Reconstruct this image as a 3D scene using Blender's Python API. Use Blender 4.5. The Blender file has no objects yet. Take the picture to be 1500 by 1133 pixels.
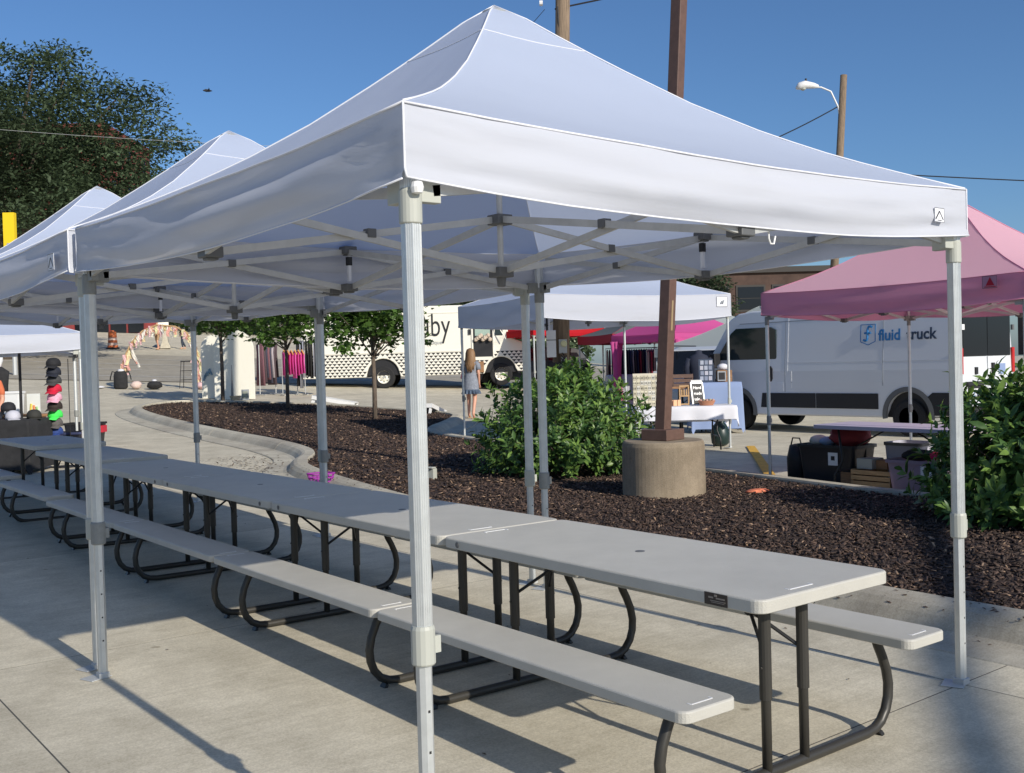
import bpy, bmesh, math, random
import numpy as np
from mathutils import Vector, Matrix, noise
random.seed(7)
rng = np.random.default_rng(11)
R = math.radians
scn = bpy.context.scene
COL = scn.collection

# ------------------------------------------------------------------ camera
cam = bpy.data.cameras.new('camera'); cam.sensor_width = 36; cam.lens = 37.25
cam.clip_start = 0.05; cam.clip_end = 1500
camo = bpy.data.objects.new('camera', cam); COL.objects.link(camo)
cr, cu, cb, cp = (0.78252, -0.62203, -0.02725), (0.03491, 0.00014, 0.99939), (-0.62165, -0.78299, 0.02182), (-1.693, -2.582, 1.5652)
camo.matrix_world = Matrix(((cr[0], cu[0], cb[0], cp[0]), (cr[1], cu[1], cb[1], cp[1]), (cr[2], cu[2], cb[2], cp[2]), (0, 0, 0, 1)))
scn.camera = camo
# ------------------------------------------------------------------ light
world = bpy.data.worlds.new('World'); scn.world = world; world.use_nodes = True
nt = world.node_tree; nt.nodes.clear()
sky = nt.nodes.new('ShaderNodeTexSky'); sky.sky_type = 'NISHITA'; sky.sun_disc = False
sky.sun_elevation = R(26.8); sky.sun_rotation = R(180); sky.air_density = 1.0; sky.dust_density = 0.7; sky.ozone_density = 8
bg = nt.nodes.new('ShaderNodeBackground'); bg.inputs[1].default_value = 0.110
wo = nt.nodes.new('ShaderNodeOutputWorld')
nt.links.new(sky.outputs[0], bg.inputs[0]); nt.links.new(bg.outputs[0], wo.inputs[0])
sl = bpy.data.lights.new('sun', 'SUN'); sl.energy = 4.7; sl.angle = R(0.53); sl.color = (1, 0.93, 0.82)
so = bpy.data.objects.new('sun', sl); COL.objects.link(so); so.rotation_euler = (R(90 - 26.8), 0, 0); so.location = (0, -20, 20)
scn.view_settings.view_transform = 'Standard'; scn.view_settings.look = 'None'
scn.view_settings.exposure = 0; scn.view_settings.gamma = 1; scn.view_settings.use_curve_mapping = False
scn.cycles.max_bounces = 7; scn.cycles.transparent_max_bounces = 8

# ------------------------------------------------------------------ helpers
def h(x, y):
    s = min(max(0.0, y - 7.0), 90.0)
    return (.022*s + .0007*s*s)*max(0.0, min(1.0, 1-(x-27-.25*s)/34)) - .012*max(0.0, min(x-6.0, 20.0))*min(1.0, s/5)

def node_mat(name, col, rough=.6, metal=0, bump=0, bscale=40, var=0, vscale=3, spec=None, transl=0, var_col=None, stretch=None, emit=None, alpha=1, coat=0, detail=5):
    m = bpy.data.materials.new(name); m.use_nodes = True
    n = m.node_tree; b = n.nodes['Principled BSDF']
    b.inputs['Base Color'].default_value = (*col, 1); b.inputs['Roughness'].default_value = rough; b.inputs['Metallic'].default_value = metal
    if spec is not None: b.inputs['Specular IOR Level'].default_value = spec
    if coat: b.inputs['Coat Weight'].default_value = coat; b.inputs['Coat Roughness'].default_value = .08
    tc = n.nodes.new('ShaderNodeTexCoord'); mp = n.nodes.new('ShaderNodeMapping')
    n.links.new(tc.outputs['Object'], mp.inputs[0])
    if stretch: mp.inputs['Scale'].default_value = stretch
    if var:
        t = n.nodes.new('ShaderNodeTexNoise'); t.inputs['Scale'].default_value = vscale; t.inputs['Detail'].default_value = detail; t.inputs['Roughness'].default_value = .65
        n.links.new(mp.outputs[0], t.inputs[0])
        cr_ = n.nodes.new('ShaderNodeValToRGB')
        a = var_col if var_col else tuple(max(0, c*(1-var)) for c in col)
        b2 = tuple(min(1, c*(1+var)) for c in col) if not var_col else col
        cr_.color_ramp.elements[0].position = .32; cr_.color_ramp.elements[0].color = (*a, 1)
        cr_.color_ramp.elements[1].position = .68; cr_.color_ramp.elements[1].color = (*b2, 1)
        n.links.new(t.outputs[0], cr_.inputs[0]); n.links.new(cr_.outputs[0], b.inputs['Base Color'])
    if bump:
        t2 = n.nodes.new('ShaderNodeTexNoise'); t2.inputs['Scale'].default_value = bscale; t2.inputs['Detail'].default_value = 4
        n.links.new(mp.outputs[0], t2.inputs[0])
        bn = n.nodes.new('ShaderNodeBump'); bn.inputs['Strength'].default_value = bump; bn.inputs['Distance'].default_value = .01
        n.links.new(t2.outputs[0], bn.inputs['Height']); n.links.new(bn.outputs[0], b.inputs['Normal'])
    if transl:
        out = n.nodes['Material Output']; tr = n.nodes.new('ShaderNodeBsdfTranslucent')
        tr.inputs[0].default_value = (*col, 1)
        if var: n.links.new(cr_.outputs[0], tr.inputs[0])
        mx = n.nodes.new('ShaderNodeMixShader'); mx.inputs[0].default_value = transl
        n.links.new(b.outputs[0], mx.inputs[1]); n.links.new(tr.outputs[0], mx.inputs[2]); n.links.new(mx.outputs[0], out.inputs[0])
    if emit: b.inputs['Emission Color'].default_value = (*col, 1); b.inputs['Emission Strength'].default_value = emit
    if alpha < 1: b.inputs['Alpha'].default_value = alpha
    return m

def concrete_mat(name, base, stain, joint=False):
    m = bpy.data.materials.new(name); m.use_nodes = True; n = m.node_tree; L = n.links
    b = n.nodes['Principled BSDF']; b.inputs['Roughness'].default_value = .88; b.inputs['Specular IOR Level'].default_value = .25
    geo = n.nodes.new('ShaderNodeNewGeometry'); oi = n.nodes.new('ShaderNodeObjectInfo')
    def noi(s, d=6, r=.6, vec=None):
        t = n.nodes.new('ShaderNodeTexNoise'); t.inputs['Scale'].default_value = s; t.inputs['Detail'].default_value = d; t.inputs['Roughness'].default_value = r
        L.new(vec or geo.outputs['Position'], t.inputs[0]); return t
    def ramp(src, p0, c0, p1, c1):
        r = n.nodes.new('ShaderNodeValToRGB'); e = r.color_ramp.elements
        e[0].position = p0; e[0].color = (*c0, 1); e[1].position = p1; e[1].color = (*c1, 1); L.new(src, r.inputs[0]); return r
    def mul(a, c, f=1):
        x = n.nodes.new('ShaderNodeMix'); x.data_type = 'RGBA'; x.blend_type = 'MULTIPLY'; x.inputs[0].default_value = f
        L.new(a, x.inputs[6]); L.new(c, x.inputs[7]); return x
    big = ramp(noi(.6, 7, .65).outputs[0], .34, stain, .60, base)
    mid = ramp(noi(2.6, 9, .72).outputs[0], .32, (.78, .77, .75), .6, (1.03, 1.03, 1.03))
    fine = ramp(noi(95, 4, .75).outputs[0], .3, (.70, .69, .67), .62, (1.0, 1.0, 1.0))
    mp = n.nodes.new('ShaderNodeMapping'); mp.inputs['Scale'].default_value = (.9, 14, 1); mp.inputs['Rotation'].default_value = (0, 0, R(4)); L.new(geo.outputs['Position'], mp.inputs[0])
    brush = ramp(noi(2.2, 5, .6, mp.outputs[0]).outputs[0], .3, (.9, .9, .89), .6, (1, 1, 1))
    vor = n.nodes.new('ShaderNodeTexNoise'); vor.inputs['Scale'].default_value = 9; vor.inputs['Detail'].default_value = 10; vor.inputs['Roughness'].default_value = .8; L.new(geo.outputs['Position'], vor.inputs[0])
    spots = ramp(vor.outputs[0], .24, (.55, .53, .5), .34, (1, 1, 1))
    vo = n.nodes.new('ShaderNodeTexVoronoi'); vo.inputs['Scale'].default_value = 1.7; vo.inputs['Randomness'].default_value = 1
    wv = n.nodes.new('ShaderNodeVectorMath'); wv.operation = 'ADD'; nv = noi(14, 3); ns = n.nodes.new('ShaderNodeVectorMath'); ns.operation = 'SCALE'; ns.inputs['Scale'].default_value = .05
    L.new(nv.outputs['Color'], ns.inputs[0]); L.new(geo.outputs['Position'], wv.inputs[0]); L.new(ns.outputs[0], wv.inputs[1]); L.new(wv.outputs[0], vo.inputs[0])
    gum = ramp(vo.outputs['Distance'], .035, (.62, .60, .57), .055, (1, 1, 1))
    rnd = n.nodes.new('ShaderNodeMapRange'); rnd.inputs[3].default_value = .92; rnd.inputs[4].default_value = 1.04; L.new(oi.outputs['Random'], rnd.inputs[0])
    c1 = mul(big.outputs[0], mid.outputs[0]); c2 = mul(c1.outputs[2], fine.outputs[0]); c3 = mul(c2.outputs[2], brush.outputs[0]); c5 = mul(c3.outputs[2], spots.outputs[0]); c4 = mul(c5.outputs[2], gum.outputs[0])
    vm = n.nodes.new('ShaderNodeVectorMath'); vm.operation = 'SCALE'; L.new(c4.outputs[2], vm.inputs[0]); L.new(rnd.outputs[0], vm.inputs['Scale'])
    L.new(vm.outputs[0], b.inputs['Base Color'])
    bn = n.nodes.new('ShaderNodeBump'); bn.inputs['Strength'].default_value = .35; bn.inputs['Distance'].default_value = .004
    L.new(noi(120, 3, .7).outputs[0], bn.inputs['Height']); L.new(bn.outputs[0], b.inputs['Normal'])
    return m

M = {}
M['conc'] = concrete_mat('pavement_concrete', (.72, .66, .52), (.61, .56, .44))
M['curb'] = concrete_mat('kerb_concrete', (.64, .60, .49), (.44, .40, .33))
M['street'] = concrete_mat('street_surface', (.50, .46, .38), (.42, .385, .32))
M['pier'] = concrete_mat('pier_concrete', (.44, .36, .26), (.27, .22, .16))
M['mulch'] = node_mat('mulch', (.035, .018, .012), .95, var=.6, vscale=30, bump=1, bscale=60)
M['joint'] = node_mat('joint_dirt', (.09, .085, .075), .95)
M['white_line'] = node_mat('white_paint', (.68, .67, .63), .8, var=.2, vscale=8)
M['yellow_line'] = node_mat('yellow_paint', (.62, .36, .05), .8, var=.25, vscale=12)
M['canvas'] = node_mat('white_canvas', (.63, .65, .71), .72, bump=.3, bscale=5, transl=.30, stretch=(.5, .5, 3), spec=.2)
M['canvas_roof'] = node_mat('white_canvas_roof', (.58, .655, .82), .7, bump=.45, bscale=3.5, transl=.40, spec=.2)  # blue sky reflection and glow are tinted into this base colour
M['seam'] = node_mat('white_binding', (.72, .73, .77), .7)
M['alu'] = node_mat('aluminium', (.60, .62, .61), .42, .55, var=.06, vscale=20)
M['alu_bar'] = node_mat('aluminium_bar', (.52, .52, .5), .5, .35, var=.08, vscale=12)
M['steel'] = node_mat('galvanised_steel', (.5, .51, .5), .5, .3)
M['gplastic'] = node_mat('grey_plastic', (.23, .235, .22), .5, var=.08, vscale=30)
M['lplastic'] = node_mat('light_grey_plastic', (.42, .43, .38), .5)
M['dplastic'] = node_mat('dark_plastic', (.11, .113, .115), .5)
M['wplastic'] = node_mat('white_plastic', (.75, .75, .74), .4)
M['black'] = node_mat('black_matt', (.012, .012, .014), .6)
M['blackcloth'] = node_mat('black_cloth', (.02, .02, .021), .9, var=.3, vscale=8)
M['top'] = node_mat('putty_plastic', (.47, .455, .405), .5, bump=.22, bscale=200, var=.07, vscale=3.2, spec=.4, detail=12)
M['bronze'] = node_mat('bronze_steel', (.045, .042, .036), .42, .25, spec=.5)
M['bracesteel'] = node_mat('black_steel', (.015, .015, .015), .4, .2)
M['label'] = node_mat('brown_label', (.03, .02, .016), .5)
M['labelink'] = node_mat('label_ink', (.28, .24, .2), .6)
M['white'] = node_mat('white_paint_metal', (.78, .78, .77), .35, coat=.4)
M['cream'] = node_mat('cream_paint', (.82, .79, .68), .45, coat=.3)
M['vanpaint'] = node_mat('van_white', (.64, .66, .69), .35, coat=.35, spec=.5)
M['glass'] = node_mat('dark_glass', (.008, .010, .014), .12, spec=.35)
M['tglass'] = node_mat('tinted_glass', (.02, .032, .034), .06, spec=.5)
M['tyre'] = node_mat('tyre_rubber', (.015, .015, .016), .85)
M['rim'] = node_mat('steel_rim', (.36, .37, .38), .4, .5)
M['blue'] = node_mat('blue_print', (.02, .17, .42), .5)
M['navy'] = node_mat('navy_print', (.03, .05, .09), .5)
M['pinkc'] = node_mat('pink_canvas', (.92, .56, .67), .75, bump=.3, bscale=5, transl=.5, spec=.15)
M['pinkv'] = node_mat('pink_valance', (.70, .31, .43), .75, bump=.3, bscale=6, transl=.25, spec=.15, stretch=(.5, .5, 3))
M['magc'] = node_mat('magenta_canvas', (.70, .12, .36), .75, bump=.1, bscale=8, transl=.35, spec=.15)
M['redc'] = node_mat('red_canvas', (.60, .02, .03), .75, bump=.1, bscale=8, transl=.35, spec=.15)
M['redv'] = node_mat('dark_red_canvas', (.28, .012, .03), .8); M['dgreyc'] = node_mat('dark_grey_canvas', (.10, .12, .115), .8)
M['greyc'] = node_mat('grey_canvas', (.42, .46, .45), .75, transl=.25, spec=.15)
M['wood'] = node_mat('weathered_wood', (.20, .145, .095), .85, var=.4, vscale=6, stretch=(6, 6, .35), bump=.5, bscale=30)
M['brownpost'] = node_mat('brown_painted_steel', (.115, .065, .048), .55, var=.15, vscale=14)
M['tan'] = node_mat('tan_wood', (.46, .29, .14), .7, var=.25, vscale=7, stretch=(1, 1, 8))
M['darkwood'] = node_mat('crate_wood', (.28, .15, .07), .75, var=.3, vscale=6, stretch=(1, 1, 8))
M['card'] = node_mat('cardboard', (.36, .19, .09), .85)
M['bark'] = node_mat('bark', (.13, .10, .075), .9, var=.4, vscale=14, stretch=(3, 3, .6), bump=.6, bscale=25)
M['leafd'] = node_mat('dark_leaf', (.075, .11, .055), .6, var=.55, vscale=.3, transl=.3, spec=.25)
M['leafm'] = node_mat('maple_leaf', (.08, .15, .03), .55, var=.5, vscale=1.6, transl=.35, spec=.3)
M['leafb'] = node_mat('shrub_leaf', (.075, .155, .038), .42, var=.45, vscale=3.0, transl=.3, spec=.45)
M['leafy'] = node_mat('young_shrub_leaf', (.17, .28, .06), .42, var=.3, vscale=5, transl=.3, spec=.45)
M['orange'] = node_mat('safety_orange', (.62, .15, .04), .5)
M['brick'] = node_mat('red_brick', (.17, .04, .03), .9, var=.25, vscale=1.5)
M['brick2'] = node_mat('brown_brick', (.075, .045, .034), .9, var=.3, vscale=1.2)
M['redwall'] = node_mat('dark_red_cladding', (.19, .02, .02), .7, var=.3, vscale=1)
M['yellow'] = node_mat('yellow_panel', (.80, .56, .01), .5)
M['skin'] = node_mat('skin', (.60, .31, .21), .5)
M['hair'] = node_mat('hair', (.23, .13, .06), .6, var=.5, vscale=30, stretch=(8, 8, 1))
M['dress'] = node_mat('grey_dress', (.22, .24, .28), .85, var=.2, vscale=20)
M['denim'] = node_mat('denim_ruffle', (.07, .10, .15), .85, var=.4, vscale=40)
M['tubblack'] = node_mat('black_tub', (.012, .013, .018), .4)
M['purplec'] = node_mat('translucent_bin', (.42, .33, .42), .35, transl=.35)
M['cloth_w'] = node_mat('white_tablecloth', (.80, .80, .84), .8, transl=.2, bump=.1, bscale=10)
M['cloth_b'] = node_mat('pale_blue_tablecloth', (.22, .29, .47), .85)
M['lav'] = node_mat('pale_grey_table_plastic', (.46, .42, .50), .45)
def colm(name, c, **k):
    if name not in M: M[name] = node_mat(name, c, **{**dict(rough=.8), **k})
    return M[name]

class MB:
    def __init__(s): s.v = []; s.f = []
    def add(s, vs, fs, mat=None):
        o = len(s.v); s.v += [tuple(mat @ Vector(v)) if mat is not None else tuple(v) for v in vs]; s.f += [tuple(i+o for i in f) for f in fs]; return s
    def box(s, c, sz, rz=0, mat=None, taper=1.0):
        x, y, z = [a/2 for a in sz]; t = taper
        vs = [(-x*t, -y*t, -z), (x*t, -y*t, -z), (x*t, y*t, -z), (-x*t, y*t, -z), (-x, -y, z), (x, -y, z), (x, y, z), (-x, y, z)]
        m = Matrix.Translation(c) @ Matrix.Rotation(rz, 4, 'Z')
        if mat is not None: m = mat @ m
        return s.add(vs, [(0, 3, 2, 1), (4, 5, 6, 7), (0, 1, 5, 4), (1, 2, 6, 5), (2, 3, 7, 6), (3, 0, 4, 7)], m)
    def rings(s, rs, close=True, cap=True):
        o = len(s.v); n = len(rs[0])
        for r in rs: s.v += [tuple(p) for p in r]
        for i in range(len(rs)-1):
            for j in range(n if close else n-1):
                k = (j+1) % n; s.f.append((o+i*n+j, o+i*n+k, o+(i+1)*n+k, o+(i+1)*n+j))
        if cap and close:
            s.f.append(tuple(o+j for j in reversed(range(n)))); s.f.append(tuple(o+(len(rs)-1)*n+j for j in range(n)))
        return s
    def path(s, pts, rad, n=8, sect=None, up=None):
        pts = [Vector(p) for p in pts]; rs = []; prev = None
        for i, p in enumerate(pts):
            d = (pts[min(i+1, len(pts)-1)] - pts[max(i-1, 0)]).normalized()
            if prev is None:
                a = Vector(up) if up is not None else (Vector((0, 0, 1)) if abs(d.z) < .9 else Vector((1, 0, 0)))
                x = d.cross(a).normalized()
            else: x = (prev - d*prev.dot(d)).normalized()
            prev = x; y = d.cross(x).normalized(); r = rad[i] if isinstance(rad, (list, tuple)) else rad
            if sect: rs.append([p + x*a*r + y*b*r for a, b in sect])
            else: rs.append([p + x*math.cos(2*math.pi*k/n)*r + y*math.sin(2*math.pi*k/n)*r for k in range(n)])
        return s.rings(rs)
    def bar(s, a, b, w, t):      # rectangular bar, t = vertical height
        return s.path([a, b], 1, sect=[(-w/2, -t/2), (w/2, -t/2), (w/2, t/2), (-w/2, t/2)])
    def lathe(s, prof, c=(0, 0, 0), n=24, a=1, b=1):
        return s.rings([[Vector((c[0]+r*a*math.cos(2*math.pi*k/n), c[1]+r*b*math.sin(2*math.pi*k/n), c[2]+z)) for k in range(n)] for r, z in prof])
    def grid(s, fn, nu, nv):
        o = len(s.v)
        for i in range(nu+1):
            for j in range(nv+1): s.v.append(tuple(fn(i/nu, j/nv)))
        for i in range(nu):
            for j in range(nv):
                a = o+i*(nv+1)+j; s.f.append((a, a+nv+1, a+nv+2, a+1))
        return s
    def build(s, name, mat, parent=None, smooth=False, loc=None, rz=None, bev=0, label=None, cat=None, group=None, kind=None, solid=0, seg=2):
        me = bpy.data.meshes.new(name); me.from_pydata(s.v, [], s.f)
        if smooth: me.polygons.foreach_set('use_smooth', [True]*len(me.polygons))
        me.materials.append(mat if not isinstance(mat, str) else M[mat])
        o = bpy.data.objects.new(name, me); COL.objects.link(o)
        if parent is not None: o.parent = parent
        if loc is not None: o.location = loc
        if rz is not None: o.rotation_euler = (0, 0, rz)
        if bev:
            md = o.modifiers.new('bevel', 'BEVEL'); md.width = bev; md.segments = seg; md.limit_method = 'ANGLE'; md.angle_limit = R(35)
        if solid:
            md = o.modifiers.new('solid', 'SOLIDIFY'); md.thickness = solid; md.offset = -1
        tag(o, label, cat, group, kind)
        return o

def tag(o, label=None, cat=None, group=None, kind=None):
    if label: o['label'] = label
    if cat: o['category'] = cat
    if group: o['group'] = group
    if kind: o['kind'] = kind
    return o
def empty(name, loc, rz=0, label=None, cat=None, group=None, kind=None):
    o = bpy.data.objects.new(name, None); COL.objects.link(o); o.location = loc; o.rotation_euler = (0, 0, rz); o.empty_display_size = .2
    return tag(o, label, cat, group, kind)
def kids(o): return [c for c in bpy.data.objects if c.parent == o]
def copy_tree(o, parent=None, tree=None):
    if tree is None:
        tree = {}
        for c in bpy.data.objects:
            if c.parent: tree.setdefault(c.parent.name, []).append(c)
    c = o.copy(); COL.objects.link(c); c.parent = parent
    for k in tree.get(o.name, []): copy_tree(k, c, tree)
    return c
def rmesh(name, V, F, mat, parent=None, kind=None, smooth=False, loc=None):
    V = np.asarray(V, dtype=np.float32); F = np.asarray(F, dtype=np.int32)
    me = bpy.data.meshes.new(name); nf, k = F.shape
    me.vertices.add(len(V)); me.vertices.foreach_set('co', V.ravel())
    me.loops.add(nf*k); me.loops.foreach_set('vertex_index', F.ravel())
    me.polygons.add(nf); me.polygons.foreach_set('loop_start', np.arange(0, nf*k, k, dtype=np.int32))
    try: me.polygons.foreach_set('loop_total', np.full(nf, k, dtype=np.int32))
    except Exception: pass
    if smooth: me.polygons.foreach_set('use_smooth', np.ones(nf, dtype=bool))
    me.update(calc_edges=True); me.materials.append(mat if not isinstance(mat, str) else M[mat])
    o = bpy.data.objects.new(name, me); COL.objects.link(o)
    if parent is not None: o.parent = parent
    if loc is not None: o.location = loc
    if kind: o['kind'] = kind
    return o
def frames(axis, nrm):
    a = axis/np.linalg.norm(axis, axis=1, keepdims=True); b = np.cross(nrm, a); b /= np.linalg.norm(b, axis=1, keepdims=True)+1e-9
    return np.stack([a, b, np.cross(a, b)], axis=2)       # columns: length, width, normal
def scatter(tv, tf, pos, rot, sc):
    tv = np.asarray(tv, float); tf = np.asarray(tf)
    V = np.einsum('nij,kj->nki', rot, tv)*sc[:, None, None] + pos[:, None, :]
    F = tf[None] + (np.arange(len(pos))*len(tv))[:, None, None]
    return V.reshape(-1, 3), F.reshape(-1, tf.shape[1])
def runit(n): v = rng.normal(size=(n, 3)); return v/np.linalg.norm(v, axis=1, keepdims=True)
def text(name, s, size, mat, parent, loc, rot, ext=.002, sx=1, align='LEFT', off=0):
    cu_ = bpy.data.curves.new(name, 'FONT'); cu_.body = s; cu_.size = size; cu_.extrude = ext; cu_.align_x = align; cu_.offset = off; cu_.resolution_u = 4
    t = bpy.data.objects.new(name, cu_); COL.objects.link(t); bpy.context.view_layer.update()
    me = bpy.data.meshes.new_from_object(t.evaluated_get(bpy.context.evaluated_depsgraph_get())); bpy.data.objects.remove(t)
    me.materials.clear(); me.materials.append(M[mat] if isinstance(mat, str) else mat)
    o = bpy.data.objects.new(name, me); COL.objects.link(o); o.parent = parent; o.location = loc; o.rotation_euler = rot; o.scale = (sx, 1, 1)
    return o
def fbm(x, y, z=0): return noise.fractal(Vector((x, y, z)), 1, 2, 4)

# ------------------------------------------------------------------ ground
def axis_pts(lo, hi, fine_lo, fine_hi, f, c):
    a = list(np.arange(lo, fine_lo, c)) + list(np.arange(fine_lo, fine_hi, f)) + list(np.arange(fine_hi, hi+c, c)); return a
gx = axis_pts(-260, 300, -4, 30, 1.0, 10); gy = axis_pts(-60, 420, -6, 64, 1.0, 10)
V = [(x, y, h(x, y)-.012) for x in gx for y in gy]; ny = len(gy)
F = [(i*ny+j, (i+1)*ny+j, (i+1)*ny+j+1, i*ny+j+1) for i in range(len(gx)-1) for j in range(ny-1)]
rmesh('ground', V, F, 'conc', kind='structure', smooth=True)
# concrete slabs of the near pavement, 10 mm joints between them
pv = empty('pavement', (0, 0, 0), kind='structure')
GA = R(-1.5)
xs = [-7.6, -4.1, -.55, 3.0]; ys = [-7.2, -3.6, 0.0, 3.55, 7.1, 10.7, 14.3]
for i in range(len(xs)):
    for j in range(len(ys)):
        x0 = xs[i]; x1 = xs[i+1] if i+1 < len(xs) else 3.52; y0 = ys[j]; y1 = ys[j+1] if j+1 < len(ys) else 18
        mb = MB(); g = .004
        n = 6
        def fn(u, v): 
            x = x0+g+(x1-x0-2*g)*u; y = y0+g+(y1-y0-2*g)*v; return (x+.018*max(0, y), y, h(x, y)+.004)
        mb.grid(fn, 2, n)
        # skirts
        mb.grid(lambda u, v: (lambda p: (p[0], p[1], p[2]-.03*(1-u)))(fn(0, v)), 1, n)
        mb.grid(lambda u, v: (lambda p: (p[0], p[1], p[2]-.03*u))(fn(1, v)), 1, n)
        mb.grid(lambda u, v: (lambda p: (p[0], p[1], p[2]-.03*v))(fn(u, 0)), 2, 1)
        mb.grid(lambda u, v: (lambda p: (p[0], p[1], p[2]-.03*(1-v)))(fn(u, 1)), 2, 1)
        mb.build('slab', 'conc', pv)

for j, y in enumerate(ys):
    mb = MB(); mb.grid(lambda u, v: (-7.6+11.6*u+.018*max(0, y), y-.007+.014*v, h(0, y)+.0034), 8, 1); mb.build('joint_filler', 'joint', pv)
for i, x in enumerate(xs):
    mb = MB(); mb.grid(lambda u, v: (x-.007+.014*u+.018*max(0, -7+25*v), -7+25*v, h(0, -7+25*v)+.0031), 1, 25); mb.build('joint_filler', 'joint', pv)
# planting bed
near = [(3.75, -8), (3.76, 0.2), (3.82, 1.5), (4.0, 4), (4.35, 7.5), (4.85, 10.6), (5.3, 11.6)]
nose = [(5.85, 12.3), (6.15, 13.1), (6.4, 14.6), (6.45, 16.5), (6.6, 19.5), (7.0, 23.2), (7.6, 25.2), (8.8, 26.3), (10.0, 26.4)]
farr = [(12.6, 23.7), (13.3, 20.8), (13.65, 18.6), (12.4, 17.0), (10.1, 14.8), (9.9, 13.3), (9.5, 9.5), (9.1, 6.9), (8.7, 4.9), (8.4, 3.3), (8.2, -8)]
def dens(poly, step=.35):
    o = []
    for a, b in zip(poly, poly[1:]):
        n = max(1, int(math.dist(a, b)/step))
        for k in range(n): o.append((a[0]+(b[0]-a[0])*k/n, a[1]+(b[1]-a[1])*k/n))
    o.append(poly[-1]); return o
def smooth_poly(p, it=2):
    for _ in range(it):
        q = [p[0]]
        for a, b in zip(p, p[1:]): q += [(a[0]*.75+b[0]*.25, a[1]*.75+b[1]*.25), (a[0]*.25+b[0]*.75, a[1]*.25+b[1]*.75)]
        p = q+[p[-1]]
    return p
loop = smooth_poly(near+nose+farr)
LP = np.array(loop)
def sdist(x, y):
    """signed distance to the kerb line (positive inside) of the bed"""
    P = np.stack([x, y], 1); A = LP; B = np.roll(LP, -1, 0); best = np.full(len(P), 1e9); ins = np.zeros(len(P), bool)
    for a, b in zip(A, B):
        d = b-a; L2 = d@d+1e-12; t = np.clip(((P-a)@d)/L2, 0, 1); q = a+t[:, None]*d
        best = np.minimum(best, np.hypot(*(P-q).T))
        c = (a[1] > P[:, 1]) != (b[1] > P[:, 1]); xi = (b[0]-a[0])*(P[:, 1]-a[1])/(b[1]-a[1]+1e-12)+a[0]; ins ^= c & (P[:, 0] < xi)
    return np.where(ins, best, -best)
def hv(x, y):
    s = np.clip(y-7, 0, 90); return .022*s+.0007*s*s-.012*np.clip(x-6, 0, 20)*np.minimum(1, s/5)
def kerb(poly, name):
    poly = dens(poly, .3); mb = MB(); prof = [(-.34, .0), (-.33, .010), (-.05, .012), (0, .025), (.05, .085), (.10, .125), (.15, .14), (.29, .14), (.30, .12), (.305, -.05), (-.34, -.05)]
    rs = []
    for i, p in enumerate(poly):
        a = poly[max(0, i-1)]; b = poly[min(len(poly)-1, i+1)]; d = Vector((b[0]-a[0], b[1]-a[1], 0)).normalized(); nrm = Vector((d.y, -d.x, 0))
        rs.append([Vector((p[0], p[1], h(*p))) + nrm*o + Vector((0, 0, z)) for o, z in prof])
    mb.rings(rs)
    return mb.build(name, 'curb', kind='structure')
def split_kerb(poly, name, seg):
    par = empty(name, (0, 0, 0), kind='structure'); L = 0; cur = [poly[0]]; out = []
    for a, b in zip(poly, poly[1:]):
        L += math.dist(a, b); cur.append(b)
        if L > seg: out.append(cur); cur = [b]; L = 0
    if len(cur) > 1: out.append(cur)
    for c in out:
        # 12 mm construction joint
        a, b = Vector(c[-2]), Vector(c[-1]); c[-1] = tuple(b + (a-b).normalized()*.012)
        o = kerb(c, 'kerb_segment'); del o['kind']; o.parent = par
    return par
split_kerb(dens(smooth_poly(near+nose[:-1]+[(9.4, 26.5), (10.0, 26.4)]), .3), 'kerb', 3.0)
split_kerb(dens(smooth_poly([(9.4, 26.5)]+[(10.0, 26.4)]+farr), .3)[4:], 'far_kerb', 3.4)
# mulch surface
nx, ny_ = 90, 300; X = np.linspace(3.9, 13.9, nx); Y = np.linspace(-8, 26.5, ny_)
XX, YY = np.meshgrid(X, Y, indexing='ij'); sd = sdist(XX.ravel(), YY.ravel()).reshape(nx, ny_)
ZZ = hv(XX, YY)+.085+.03*np.clip((sd-.25)/1.6, 0, 1)+.012*np.sin(XX*7+YY*3)*np.sin(YY*5.3)
idx = np.arange(nx*ny_).reshape(nx, ny_); q = np.stack([idx[:-1, :-1], idx[1:, :-1], idx[1:, 1:], idx[:-1, 1:]], -1).reshape(-1, 4)
keep = (np.minimum.reduce([sd[:-1, :-1], sd[1:, :-1], sd[1:, 1:], sd[:-1, 1:]]) > .16).ravel()
rmesh('planting_bed', np.stack([XX.ravel(), YY.ravel(), ZZ.ravel()], 1), q[keep], 'mulch', kind='structure', smooth=True)
def bedz(x, y):
    s = sdist(np.atleast_1d(x), np.atleast_1d(y)); return hv(np.atleast_1d(x), np.atleast_1d(y))+.085+.03*np.clip((s-.25)/1.6, 0, 1)
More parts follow.
